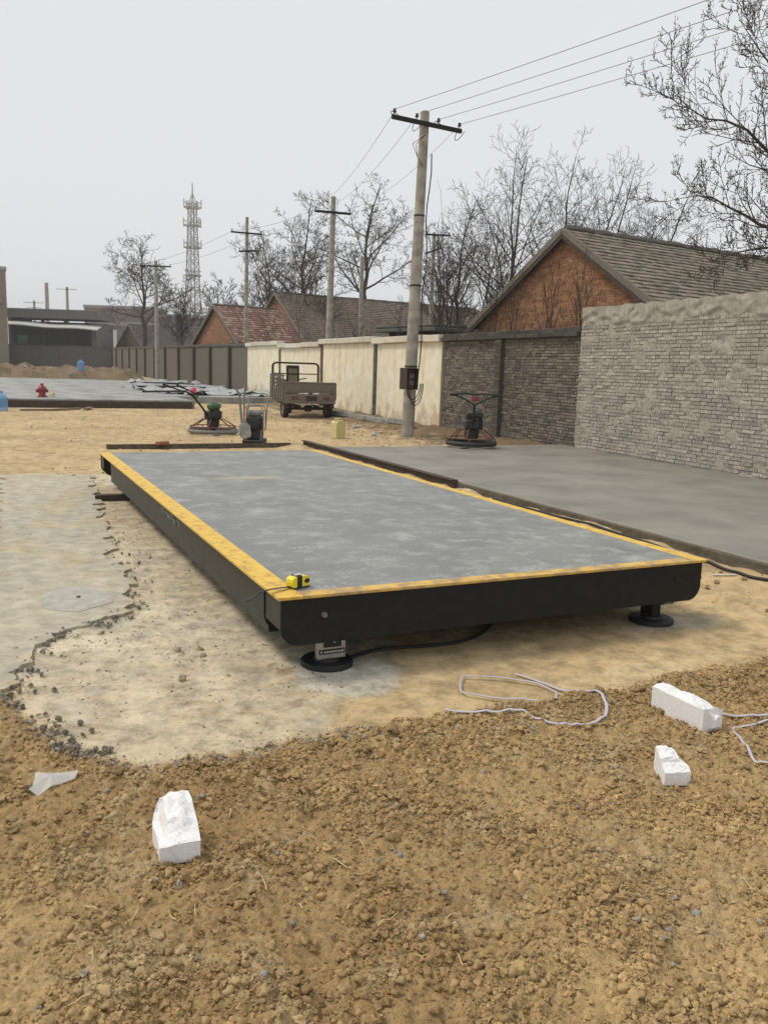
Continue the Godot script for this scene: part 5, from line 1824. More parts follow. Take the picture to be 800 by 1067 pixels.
# ---------------------------------------------------------------- vehicle and machines
func wheel(parent: Node3D, c: Vector3, R: float, w: float, axis := Vector3.RIGHT) -> void:
	var holder := Node3D.new()
	holder.name = "wheel"
	parent.add_child(holder, true)
	holder.position = c
	var t := MB.new()
	var xf := Transform3D(Basis(Vector3(0, 0, 1), -PI / 2), Vector3.ZERO)
	t.lathe(xf, [Vector2(R * 0.62, -w * 0.42), Vector2(R * 0.72, -w * 0.5), Vector2(R * 0.93, -w * 0.46), Vector2(R, -w * 0.25), Vector2(R, w * 0.25), Vector2(R * 0.93, w * 0.46), Vector2(R * 0.72, w * 0.5), Vector2(R * 0.62, w * 0.42)], 28)
	part(holder, "tyre", t, M.rubber)
	var h := MB.new()
	h.lathe(xf, [Vector2(0.0, -w * 0.30), Vector2(R * 0.22, -w * 0.34), Vector2(R * 0.3, -w * 0.2), Vector2(R * 0.55, -w * 0.2), Vector2(R * 0.63, -w * 0.42), Vector2(R * 0.63, w * 0.42), Vector2(R * 0.5, w * 0.2), Vector2(R * 0.2, w * 0.3), Vector2(0.0, w * 0.3)], 20)
	part(holder, "rim", h, M.truck)

func build_tricycle() -> void:
	var t := thing("cargo_tricycle", "rusty brown cargo tricycle with an open bed parked by the cream wall", "tricycle", Vector3(8.12, gh(8.12, -21.6), -21.6), -0.08)
	t.scale = Vector3(1.2, 0.94, 1.0)
	for sx in [-1, 1]:
		wheel(t, Vector3(sx * 0.60, 0.31, -0.42), 0.31, 0.15)
	wheel(t, Vector3(0, 0.30, -2.75), 0.30, 0.12)
	var fr := MB.new()
	fr.bx(Vector3(-0.5, 0.44, -2.0), Vector3(-0.42, 0.53, -0.05))
	fr.bx(Vector3(0.42, 0.44, -2.0), Vector3(0.5, 0.53, -0.05))
	fr.bx(Vector3(-0.5, 0.27, -0.47), Vector3(0.5, 0.36, -0.37))
	fr.lathe(Transform3D(Basis(), Vector3(0.05, 0.2, -0.42)), [Vector2(0, 0), Vector2(0.1, 0.03), Vector2(0.13, 0.12), Vector2(0.1, 0.21), Vector2(0, 0.24)], 12)
	fr.bx(Vector3(-0.3, 0.36, -0.9), Vector3(-0.22, 0.44, -0.1))
	fr.bx(Vector3(0.22, 0.36, -0.9), Vector3(0.3, 0.44, -0.1))
	fr.tube([Vector3(0, 0.5, -1.9), Vector3(0, 0.6, -2.3), Vector3(0, 0.9, -2.5)], [0.06], 8)
	part(t, "chassis", fr, M.truck_dark)
	var bed := MB.new()
	bed.bx(Vector3(-0.68, 0.53, -1.8), Vector3(0.68, 0.60, 0.0), Color.WHITE, 0.01)
	part(t, "bed_floor", bed, M.truck)
	# tailgate with pressed panels
	var tg := MB.new()
	tg.bx(Vector3(-0.70, 0.86, 0.005), Vector3(0.70, 1.22, 0.035), Color.WHITE, 0.006)
	tg.bx(Vector3(-0.71, 1.18, 0.0), Vector3(0.71, 1.235, 0.055), Color.WHITE, 0.01)
	tg.bx(Vector3(-0.71, 0.86, 0.036), Vector3(0.71, 0.90, 0.055), Color.WHITE, 0.008)
	tg.bx(Vector3(-0.60, 0.96, 0.036), Vector3(0.60, 1.12, 0.046), Color.WHITE, 0.006)
	for x in [-0.70, -0.03, 0.64]:
		tg.bx(Vector3(x, 0.9, 0.036), Vector3(x + 0.06, 1.18, 0.052), Color.WHITE, 0.006)
	part(t, "tailgate", tg, M.truck)
	var bp := MB.new()
	bp.bx(Vector3(-0.70, 0.52, 0.005), Vector3(0.70, 0.83, 0.05), Color.WHITE, 0.008)
	bp.bx(Vector3(-0.70, 0.50, 0.05), Vector3(0.70, 0.55, 0.08), Color.WHITE, 0.008)
	var bar := part(t, "rear_panel", bp, M.truck)
	var np := MB.new()
	np.bx(Vector3(-0.12, 0.60, 0.052), Vector3(0.18, 0.76, 0.062), Color.WHITE, 0.003)
	part(bar, "number_plate", np, M.truck_dark)
	for sx in [-0.42, 0.45]:
		var tl := MB.new()
		tl.bx(Vector3(sx - 0.09, 0.64, 0.052), Vector3(sx + 0.09, 0.74, 0.075), Color.WHITE, 0.008)
		part(bar, "tail_lamp", tl, M.redbrown)
	for x in [-0.6, 0.0, 0.6]:
		var hg := MB.new()
		hg.tube([Vector3(x - 0.06, 0.845, 0.04), Vector3(x + 0.06, 0.845, 0.04)], [0.018], 6)
		part(bar, "hinge", hg, M.truck_dark)
	var hk := MB.new()
	hk.tube([Vector3(0.04, 0.56, 0.07), Vector3(0.04, 0.45, 0.09), Vector3(0.06, 0.40, 0.07)], [0.02], 6)
	part(bar, "tow_hook", hk, M.metal_grey)
	# sides: panel, posts, slats with gaps above
	for sx in [-1, 1]:
		var sp := MB.new()
		sp.bx(Vector3(sx * 0.685, 0.61, -1.8), Vector3(sx * 0.715, 0.98, -0.02), Color.WHITE, 0.006)
		part(t, "side_panel", sp, M.truck)
		var yb := [1.0, 1.13, 1.26, 1.40] if sx < 0 else [1.02, 1.14]
		for y in yb:
			var sl := MB.new()
			sl.bx(Vector3(sx * 0.685, y, -1.8), Vector3(sx * 0.71, y + 0.065, -0.02), Color.WHITE, 0.005)
			part(t, "side_slat", sl, M.truck)
		for k in 7:
			var ps := MB.new()
			var z := -0.06 - k * 0.285
			ps.bx(Vector3(sx * 0.718, 0.62, z - 0.03), Vector3(sx * 0.745, 1.47 if sx < 0 else 1.21, z + 0.03), Color.WHITE, 0.005)
			part(t, "side_post", ps, M.truck)
	for sx in [-1, 1]:
		var mudf := MB.new()
		mudf.bx(Vector3(sx * 0.55, 0.66, -0.78), Vector3(sx * 0.69, 0.69, -0.06))
		mudf.bx(Vector3(sx * 0.55, 0.35, -0.06), Vector3(sx * 0.69, 0.6605, -0.045))
		part(t, "mudguard", mudf, M.truck_dark)
	# hoop behind the rider
	var hp := MB.new()
	var pts := [Vector3(-0.66, 0.98, -1.83), Vector3(-0.66, 1.70, -1.83)]
	for k in 6:
		var a := PI - k * PI / 10.0
		pts.append(Vector3(-0.54 + 0.12 * cos(a), 1.74 + 0.12 * sin(a), -1.83))
	for k in 6:
		var a := PI / 2 - k * PI / 10.0
		pts.append(Vector3(0.54 + 0.12 * cos(a), 1.74 + 0.12 * sin(a), -1.83))
	pts.append(Vector3(0.66, 1.70, -1.83))
	pts.append(Vector3(0.66, 0.98, -1.83))
	hp.tube(pts, [0.033], 8)
	hp.tube([Vector3(-0.66, 1.48, -1.83), Vector3(0.66, 1.48, -1.83)], [0.022], 6)
	hp.tube([Vector3(-0.66, 1.15, -1.83), Vector3(0.66, 1.15, -1.83)], [0.022], 6)
	part(t, "hoop", hp, M.truck_dark)
	var st := MB.new()
	st.bx(Vector3(-0.26, 1.12, -1.93), Vector3(0.12, 1.78, -1.87), Color.WHITE, 0.04)
	st.bx(Vector3(-0.32, 0.78, -2.35), Vector3(0.32, 0.92, -1.9), Color.WHITE, 0.03)
	part(t, "seat", st, M.truck_dark)
	var bk := MB.new()
	bk.bx(Vector3(-0.2, 1.2, -1.869), Vector3(0.06, 1.66, -1.858), Color.WHITE, 0.004)
	part(t, "backrest_pad", bk, mat(lin(0.33, 0.28, 0.20), 0.9, M.vc.albedo_texture, 3.0))
	var hb := MB.new()
	hb.tube([Vector3(0, 0.3, -2.75), Vector3(0, 0.7, -2.68), Vector3(0, 1.15, -2.55)], [0.05], 8)
	hb.tube([Vector3(-0.42, 1.32, -2.3), Vector3(-0.3, 1.28, -2.5), Vector3(0, 1.18, -2.55), Vector3(0.3, 1.28, -2.5), Vector3(0.42, 1.32, -2.3)], [0.02], 6)
	part(t, "handlebar", hb, M.truck_dark)
	var ff := MB.new()
	ff.bx(Vector3(-0.34, 0.62, -3.0), Vector3(0.34, 1.25, -2.9), Color.WHITE, 0.05)
	part(t, "front_cowl", ff, M.truck)

func trowel(label: String, at: Vector3, turn: float, kind: int) -> void:
	var t := thing("power_trowel", label, "power trowel", at, turn, "power trowels")
	var R := 0.58 if kind == 0 else 0.50
	var g := MB.new()
	g.torus(Vector3(0, 0.09, 0), Vector3.UP, R, 0.022, 40, 6, Color.WHITE, 2.2)
	part(t, "guard_ring", g, M.metal_grey if kind == 0 else M.engine)
	var g2 := MB.new()
	g2.torus(Vector3(0, 0.19, 0), Vector3.UP, R * 0.93, 0.014, 40, 6)
	for k in 8:
		var a := TAU * k / 8.0 + 0.2
		g2.tube([Vector3(cos(a) * R, 0.10, sin(a) * R), Vector3(cos(a) * R * 0.93, 0.19, sin(a) * R * 0.93)], [0.010], 5)
	part(t, "upper_ring", g2, M.redbrown)
	for k in 6:
		var a := TAU * k / 6.0 + 0.35
		var s := MB.new()
		s.tube([Vector3(cos(a) * R * 0.93, 0.19, sin(a) * R * 0.93), Vector3(cos(a) * 0.26, 0.36, sin(a) * 0.26), Vector3(cos(a) * 0.1, 0.36, sin(a) * 0.1)], [0.014], 6)
		part(t, "spider_arm", s, M.redbrown)
	for k in 4:
		var a := TAU * k / 4.0 + 0.5
		var b := MB.new()
		b.box(Transform3D(Basis(Vector3.UP, -a) * Basis(Vector3.RIGHT, 0.12), Vector3(cos(a) * R * 0.55, 0.02, sin(a) * R * 0.55)), Vector3(R * 0.72, 0.008, 0.15))
		part(t, "blade", b, M.metal_grey)
	var gb := MB.new()
	gb.lathe(Transform3D(), [Vector2(0.0, 0.05), Vector2(0.07, 0.05), Vector2(0.07, 0.16), Vector2(0.14, 0.18), Vector2(0.15, 0.32), Vector2(0.1, 0.38), Vector2(0.0, 0.38)], 16)
	part(t, "gearbox", gb, M.engine)
	var en := MB.new()
	en.bx(Vector3(-0.17, 0.37, -0.15), Vector3(0.16, 0.56, 0.15), Color.WHITE, 0.03)
	en.bx(Vector3(-0.05, 0.54, -0.13), Vector3(0.19, 0.70, 0.02), Color.WHITE, 0.03)
	for k in 6:
		en.bx(Vector3(0.165, 0.40 + k * 0.026, -0.12), Vector3(0.185, 0.412 + k * 0.026, 0.12))
	en.lathe(Transform3D(Basis(Vector3.RIGHT, PI / 2), Vector3(-0.02, 0.48, 0.15)), [Vector2(0.13, 0.0), Vector2(0.13, 0.03), Vector2(0.10, 0.06), Vector2(0.0, 0.065)], 18)
	part(t, "engine", en, M.engine)
	var tk := MB.new()
	tk.bx(Vector3(-0.20, 0.58, -0.02), Vector3(0.10, 0.74, 0.20), Color.WHITE, 0.05)
	part(t, "fuel_tank", tk, M.engine_green if kind == 0 else M.engine)
	var cp := MB.new()
	cp.lathe(Transform3D(Basis(), Vector3(-0.05, 0.735, 0.09)), [Vector2(0.04, 0), Vector2(0.04, 0.025), Vector2(0, 0.03)], 12)
	part(t, "tank_cap", cp, M.metal_grey)
	var af := MB.new()
	af.lathe(Transform3D(Basis(Vector3(0, 0, 1), 0.3), Vector3(0.12, 0.64, 0.08)), [Vector2(0, 0), Vector2(0.06, 0), Vector2(0.06, 0.1), Vector2(0, 0.11)], 14)
	part(t, "muffler", af, M.chrome)
	# handle runs to local -x
	var hd := MB.new()
	if kind == 0:
		hd.tube([Vector3(-0.10, 0.34, 0), Vector3(-0.30, 0.62, 0), Vector3(-0.55, 0.88, 0), Vector3(-0.72, 0.98, 0)], [0.026], 8)
		hd.tube([Vector3(-1.10, 1.12, 0.26), Vector3(-0.75, 1.00, 0.24), Vector3(-0.50, 0.93, 0.10), Vector3(-0.5, 0.86, 0)], [0.017], 6)
		hd.tube([Vector3(-1.12, 1.14, -0.26), Vector3(-0.75, 1.02, -0.24), Vector3(-0.50, 0.95, -0.10), Vector3(-0.5, 0.86, 0)], [0.017], 6)
	else:
		hd.tube([Vector3(-0.12, 0.36, 0), Vector3(-0.20, 0.62, 0), Vector3(-0.30, 0.86, 0)], [0.026], 8)
		hd.tube([Vector3(-0.34, 1.06, -0.46), Vector3(-0.34, 1.09, -0.2), Vector3(-0.34, 1.07, 0.0), Vector3(-0.34, 1.09, 0.2), Vector3(-0.34, 1.06, 0.46)], [0.017], 6)
		hd.tube([Vector3(-0.34, 1.06, -0.46), Vector3(-0.32, 0.98, -0.22), Vector3(-0.30, 0.86, 0), Vector3(-0.32, 0.98, 0.22), Vector3(-0.34, 1.06, 0.46)], [0.017], 6)
	part(t, "handle", hd, M.black)
	for s in [-1, 1]:
		var gr := MB.new()
		if kind == 0:
			gr.tube([Vector3(-1.02, 1.10, s * 0.26), Vector3(-1.2, 1.16, s * 0.265)], [0.026], 8)
		else:
			gr.tube([Vector3(-0.34, 1.07, s * 0.34), Vector3(-0.35, 1.055, s * 0.50)], [0.026], 8)
		part(t, "grip", gr, M.black)
	var lv := MB.new()
	if kind == 0:
		lv.bx(Vector3(-0.62, 0.96, -0.05), Vector3(-0.50, 1.10, 0.05), Color.WHITE, 0.02)
	else:
		lv.bx(Vector3(-0.36, 0.94, -0.06), Vector3(-0.28, 1.03, 0.06), Color.WHITE, 0.02)
	part(t, "throttle_box", lv, M.pink if kind == 0 else M.red)
	if kind == 1:
		var lb := MB.new()
		lb.bx(Vector3(-0.19, 0.52, 0.201), Vector3(-0.10, 0.60, 0.206))
		part(t, "maker_plate", lb, M.white_paint)

func build_machines() -> void:
	trowel("power trowel with green tank and pink throttle standing on the sand", Vector3(3.55, gh(3.55, -15.8), -15.8), 0.42, 0)
	trowel("power trowel with black engine and wide handlebar on the wide grey slab", Vector3(7.55, 0.153, -10.62), 1.15, 1)
	# plate compactor
	var t := thing("plate_compactor", "black plate compactor with a wire roll cage standing behind the platform", "compactor", Vector3(3.72, gh(3.72, -12.95), -12.95), -0.42)
	var b := MB.new()
	b.prism(PackedVector2Array([Vector2(-0.36, 0.12), Vector2(-0.28, 0.0), Vector2(0.28, 0.0), Vector2(0.36, 0.12), Vector2(0.33, 0.14), Vector2(-0.33, 0.14)]), 0.42, Transform3D(Basis(Vector3.UP, PI / 2), Vector3(-0.21, 0, 0)))
	part(t, "base_plate", b, M.engine)
	var bd := MB.new()
	bd.bx(Vector3(-0.16, 0.14, -0.2), Vector3(0.16, 0.34, 0.2), Color.WHITE, 0.03)
	bd.tube([Vector3(-0.16, 0.22, 0.1), Vector3(-0.16, 0.5, 0.1)], [0.03], 8)
	bd.tube([Vector3(0.16, 0.22, 0.1), Vector3(0.16, 0.5, 0.1)], [0.03], 8)
	part(t, "exciter", bd, M.engine)
	for s in [-1, 1]:
		var sp := MB.new()
		sp.tube([Vector3(s * 0.15, 0.13, 0.22), Vector3(s * 0.17, 0.36, 0.24)], [0.022], 8)
		part(t, "mount_post", sp, M.metal_grey)
	var en := MB.new()
	en.bx(Vector3(-0.17, 0.36, -0.16), Vector3(0.17, 0.62, 0.18), Color.WHITE, 0.04)
	en.lathe(Transform3D(Basis(Vector3.RIGHT, PI / 2), Vector3(0.0, 0.48, 0.18)), [Vector2(0.13, 0), Vector2(0.13, 0.04), Vector2(0.08, 0.06), Vector2(0, 0.065)], 16)
	part(t, "engine", en, M.engine)
	var tk := MB.new()
	tk.bx(Vector3(-0.15, 0.61, -0.12), Vector3(0.15, 0.74, 0.14), Color.WHITE, 0.04)
	part(t, "fuel_tank", tk, M.metal_grey)
	var cg := MB.new()
	for z in [-0.2, 0.2]:
		cg.tube([Vector3(-0.2, 0.35, z), Vector3(-0.2, 0.74, z), Vector3(-0.14, 0.83, z), Vector3(0.14, 0.83, z), Vector3(0.2, 0.74, z), Vector3(0.2, 0.35, z)], [0.014], 6)
	for x in [-0.14, 0.14]:
		cg.tube([Vector3(x, 0.83, -0.2), Vector3(x, 0.83, 0.2)], [0.014], 6)
	part(t, "roll_cage", cg, M.metal_grey)
	var hd := MB.new()
	hd.tube([Vector3(-0.19, 0.3, -0.22), Vector3(-0.2, 0.7, -0.42), Vector3(-0.19, 1.0, -0.6), Vector3(-0.14, 1.06, -0.62), Vector3(0.14, 1.06, -0.62), Vector3(0.19, 1.0, -0.6), Vector3(0.2, 0.7, -0.42), Vector3(0.19, 0.3, -0.22)], [0.014], 6)
	part(t, "handle", hd, M.metal_grey)
	# shovel leaning on it
	var sh := thing("shovel", "shovel with a grey blade leaning on the plate compactor", "shovel", Vector3(3.34, 0.2, -12.32), 0.0)
	var bl := MB.new()
	var outl := PackedVector2Array([Vector2(-0.12, 0.06), Vector2(-0.10, 0.0), Vector2(0.0, -0.03), Vector2(0.10, 0.0), Vector2(0.12, 0.06), Vector2(0.115, 0.24), Vector2(0.05, 0.30), Vector2(-0.05, 0.30), Vector2(-0.115, 0.24)])
	bl.prism(outl, 0.008, Transform3D(Basis(Vector3.RIGHT, -0.35), Vector3(0, 0.03, 0)))
	part(sh, "blade", bl, M.concrete)
	var hs := MB.new()
	hs.tube([Vector3(0, 0.25, -0.10), Vector3(0.06, 0.8, -0.32), Vector3(0.13, 1.12, -0.46)], [0.019], 8)
	part(sh, "shaft", hs, M.wood)
	# steel bar leaning beside it
	var bar := MB.new()
	bar.tube([Vector3(0.0, 0.0, 0.0), Vector3(-0.05, 0.6, -0.1), Vector3(-0.07, 1.05, -0.18)], [0.024], 8)
	bar.tube([Vector3(-0.07, 1.02, -0.18), Vector3(-0.13, 1.15, -0.2)], [0.03, 0.02], 6)
	solo("mop_handle", bar, mat(lin(0.16, 0.18, 0.22), 0.6), "blue grey pole leaning beside the plate compactor", "pole", "", Vector3(3.45, 0.02, -12.75))
	# yellow jerrycan
	var j := thing("jerrycan", "pale yellow plastic jerrycan standing on the dirt near the tricycle", "jerrycan", Vector3(6.2, gh(6.2, -14.45), -14.45), 0.35)
	var jm := MB.new()
	jm.prism(PackedVector2Array([Vector2(-0.14, 0.02), Vector2(-0.12, 0.0), Vector2(0.12, 0.0), Vector2(0.14, 0.02), Vector2(0.14, 0.36), Vector2(0.10, 0.42), Vector2(-0.09, 0.42), Vector2(-0.14, 0.37)]), 0.2, Transform3D(Basis(), Vector3(0, 0, -0.1)))
	part(j, "body", jm, M.can)
	var jh := MB.new()
	jh.tube([Vector3(0.1, 0.41, 0), Vector3(0.08, 0.47, 0), Vector3(-0.02, 0.47, 0), Vector3(-0.04, 0.41, 0)], [0.018], 8)
	part(j, "handle", jh, M.can)
	var jc := MB.new()
	jc.lathe(Transform3D(Basis(), Vector3(-0.09, 0.415, 0)), [Vector2(0.03, 0), Vector2(0.03, 0.05), Vector2(0.034, 0.05), Vector2(0.034, 0.075), Vector2(0, 0.078)], 12)
	part(j, "cap", jc, M.can)

func jug(label: String, at: Vector3, k := 1.0) -> void:
	var t := thing("water_jug", label, "water jug", at, 0.0, "blue water jugs")
	t.scale = Vector3.ONE * k
	var m := MB.new()
	m.lathe(Transform3D(), [Vector2(0.0, 0.0), Vector2(0.13, 0.0), Vector2(0.14, 0.02), Vector2(0.14, 0.12), Vector2(0.132, 0.13), Vector2(0.14, 0.14), Vector2(0.14, 0.24), Vector2(0.132, 0.25), Vector2(0.14, 0.26), Vector2(0.14, 0.33), Vector2(0.10, 0.40), Vector2(0.035, 0.43), Vector2(0.03, 0.46)], 20)
	part(t, "bottle", m, M.blue_jug)
	var c := MB.new()
	c.lathe(Transform3D(), [Vector2(0.033, 0.455), Vector2(0.033, 0.49), Vector2(0.0, 0.492)], 12)
	part(t, "cap", c, mat(lin(0.12, 0.24, 0.52), 0.5))

func sheet(label: String, c: Vector3, sx: float, sz: float, turn: float, m: Material, sd: int, amp: float) -> void:
	var f := noise(FastNoiseLite.TYPE_SIMPLEX_SMOOTH, 0.7, 3, sd)
	var mb := MB.new()
	var n := 18
	var g := []
	for j in n + 1:
		for i in n + 1:
			var u := (float(i) / n - 0.5) * 2.0
			var w := (float(j) / n - 0.5) * 2.0
			var x := u * sx * (1.0 + 0.15 * f.get_noise_2d(w * 3.0, 4.0))
			var z := w * sz * (1.0 + 0.2 * f.get_noise_2d(u * 3.0, 9.0))
			g.append(Vector3(x, 0.02 + amp * maxf(0.0, f.get_noise_2d(x, z * 1.4) + 0.15), z))
	for j in n:
		for i in n:
			var a := j * (n + 1) + i
			mb.quad(g[a + n + 1], g[a + n + 2], g[a + 1], g[a], Color.WHITE)
	solo("plastic_sheet", mb, m, label, "plastic sheet", "sheets spread on the back slab", c, turn)

func build_clutter() -> void:
	jug("blue water jug on the sand at the back slab's edge", Vector3(-0.84, 0.0, -24.6), 1.25)
	jug("blue water jug next to the slab edge, behind another jug", Vector3(-1.02, 0.28, -27.2), 1.1)
	jug("small pale jug standing on the dirt mound", Vector3(5.05, 0.80, -60.1), 1.7)
	# red fitting with a yellow bottle beside it
	var t := thing("red_hydrant", "small red hydrant shaped fitting standing on the back slab", "hydrant", Vector3(0.52, 0.30, -27.9))
	var m := MB.new()
	m.lathe(Transform3D(), [Vector2(0, 0), Vector2(0.17, 0.0), Vector2(0.17, 0.04), Vector2(0.11, 0.06), Vector2(0.12, 0.25), Vector2(0.16, 0.28), Vector2(0.13, 0.34), Vector2(0.09, 0.38), Vector2(0.05, 0.42), Vector2(0.06, 0.47), Vector2(0, 0.49)], 18)
	part(t, "body", m, M.red)
	for s in [-1, 1]:
		var a := MB.new()
		a.tube([Vector3(s * 0.08, 0.22, 0), Vector3(s * 0.2, 0.22, 0)], [0.055, 0.06], 10)
		part(t, "outlet", a, M.red)
	var y := MB.new()
	y.lathe(Transform3D(), [Vector2(0, 0), Vector2(0.07, 0), Vector2(0.07, 0.16), Vector2(0.03, 0.22), Vector2(0.03, 0.26), Vector2(0, 0.262)], 12)
	solo("yellow_bottle", y, M.can, "yellow bottle beside the small red fitting", "bottle", "", Vector3(0.85, 0.30, -27.7))
	# boards at the foot of the back slab
	for k in 3:
		var b := MB.new()
		b.bbox(Transform3D(), Vector3(1.5 - 0.3 * k, 0.05, 0.16), 0.006)
		solo("timber_board", b, M.wood, "weathered board lying on sand before the back slab", "board", "boards before the back slab", Vector3(0.4 + 0.7 * k, gh(0.4, -25.3) + 0.03 + 0.012 * k, -25.0 - 0.35 * k), 0.25 + 0.5 * k)
	sheet("crumpled white plastic sheet heaped near the slender pole", Vector3(8.9, 0.27, -50.5), 2.0, 1.3, 0.3, M.sheet, 1, 0.35)
	sheet("wide white plastic sheet spread in front of the yard wall", Vector3(8.3, 0.28, -35.5), 2.6, 3.2, 0.2, M.sheet, 2, 0.3)
	sheet("grey sheet lying between white plastic on the back slab", Vector3(8.2, 0.28, -43.0), 2.6, 3.0, -0.2, M.sheet_grey, 3, 0.2)
	sheet("white sheet reaching toward the cream wall", Vector3(9.9, 0.28, -33.4), 1.0, 1.9, 0.0, M.sheet, 4, 0.25)
	for k in 3:
		var p := MB.new()
		p.tube([Vector3(-1.8, 0, 0), Vector3(0, 0.03, 0.02), Vector3(1.9, 0, 0)], [0.04], 7)
		solo("dark_pipe", p, M.engine, "dark pipe lying across the sheets on the back slab", "pipe", "pipes on the back slab", Vector3(6.5 + 0.9 * k, 0.38, -33.5 - 7.0 * k), 0.3 - 0.25 * k)
	# dirt mound on the far side
	var dm := MB.new()
	var f := noise(FastNoiseLite.TYPE_SIMPLEX_SMOOTH, 0.35, 5, 8, 0.6)
	var nx := 60
	var nz := 20
	var g := []
	for j in nz + 1:
		for i in nx + 1:
			var u := float(i) / nx
			var w := float(j) / nz
			var e := smoothstep(0.0, 0.08, u) * smoothstep(0.0, 0.08, 1.0 - u) * smoothstep(0.0, 0.35, w) * smoothstep(0.0, 0.25, 1.0 - w)
			var x := lerpf(-9.0, 10.0, u)
			var z := lerpf(-70.0, -56.0, w)
			g.append(Vector3(x, -0.1 + e * (0.95 + 0.75 * f.get_noise_2d(x, z)), z))
	for j in nz:
		for i in nx:
			var a := j * (nx + 1) + i
			var q: Vector3 = g[a]
			var k := clampf(0.5 + 1.4 * f.get_noise_2d(q.x * 2.0 + 40.0, q.z * 2.0), 0, 1)
			var c := Color(0.36, 0.25, 0.14).lerp(Color(0.22, 0.17, 0.10), k)
			dm.quad(g[a + nx + 1], g[a + nx + 2], g[a + 1], g[a], c)
	var mo := solo("dirt_mound", dm, M.brickvc, "low mound of brown dirt and rubbish at the back of the yard", "mound")
	var r := RandomNumberGenerator.new()
	r.seed = 4
	for k in 9:
		var s := MB.new()
		var w := r.randf_range(0.12, 0.35)
		s.bbox(Transform3D(Basis(Vector3(0.3, 1, 0.2).normalized(), r.randf() * 3.0), Vector3.ZERO), Vector3(w, 0.12, w * 0.6), 0.02)
		solo("rubbish_scrap", s, [M.sheet, M.blue_jug, M.sheet, M.redbrown][k % 4], ["white plastic scrap on the dirt mound", "pale blue plastic scrap on the dirt mound", "white plastic scrap on the dirt mound", "reddish scrap on the dirt mound"][k % 4], "scrap", "rubbish on the dirt mound", Vector3(r.randf_range(0.5, 9.0), 0.85 + r.randf_range(-0.1, 0.2), r.randf_range(-63.0, -59.0)))
	# white bits by the main pole
	var wl := [[7.91, -17.32], [7.45, -15.16], [8.3, -14.9], [9.1, -16.2]]
	for k in 4:
		var s := MB.new()
		s.bbox(Transform3D(Basis(Vector3(0.2, 1, 0.1).normalized(), k * 1.1), Vector3(0, 0.03, 0)), Vector3(0.20, 0.09, 0.12), 0.02)
		solo("white_rubble", s, M.concrete if k > 1 else M.sheet, "white rubble lump on dirt at the cream wall's foot", "rubble", "white rubble by the pole", Vector3(wl[k][0], gh(wl[k][0], wl[k][1]), wl[k][1]))
	# concrete kerb stones along the foot of the wall
	for k in 5:
		var s := MB.new()
		var z := -17.6 - k * 1.15
		s.bbox(Transform3D(Basis(Vector3.UP, 0.05 + 0.04 * (k % 3)), Vector3(0, 0.06, 0)), Vector3(0.14, 0.16, 1.05), 0.02)
		solo("kerb_stone", s, M.concrete, "concrete kerb stone lying along the cream wall's foot", "kerb stone", "kerb stones by the cream wall", Vector3(9.35 - 0.04 * k, gh(9.35, z) + 0.02, z))

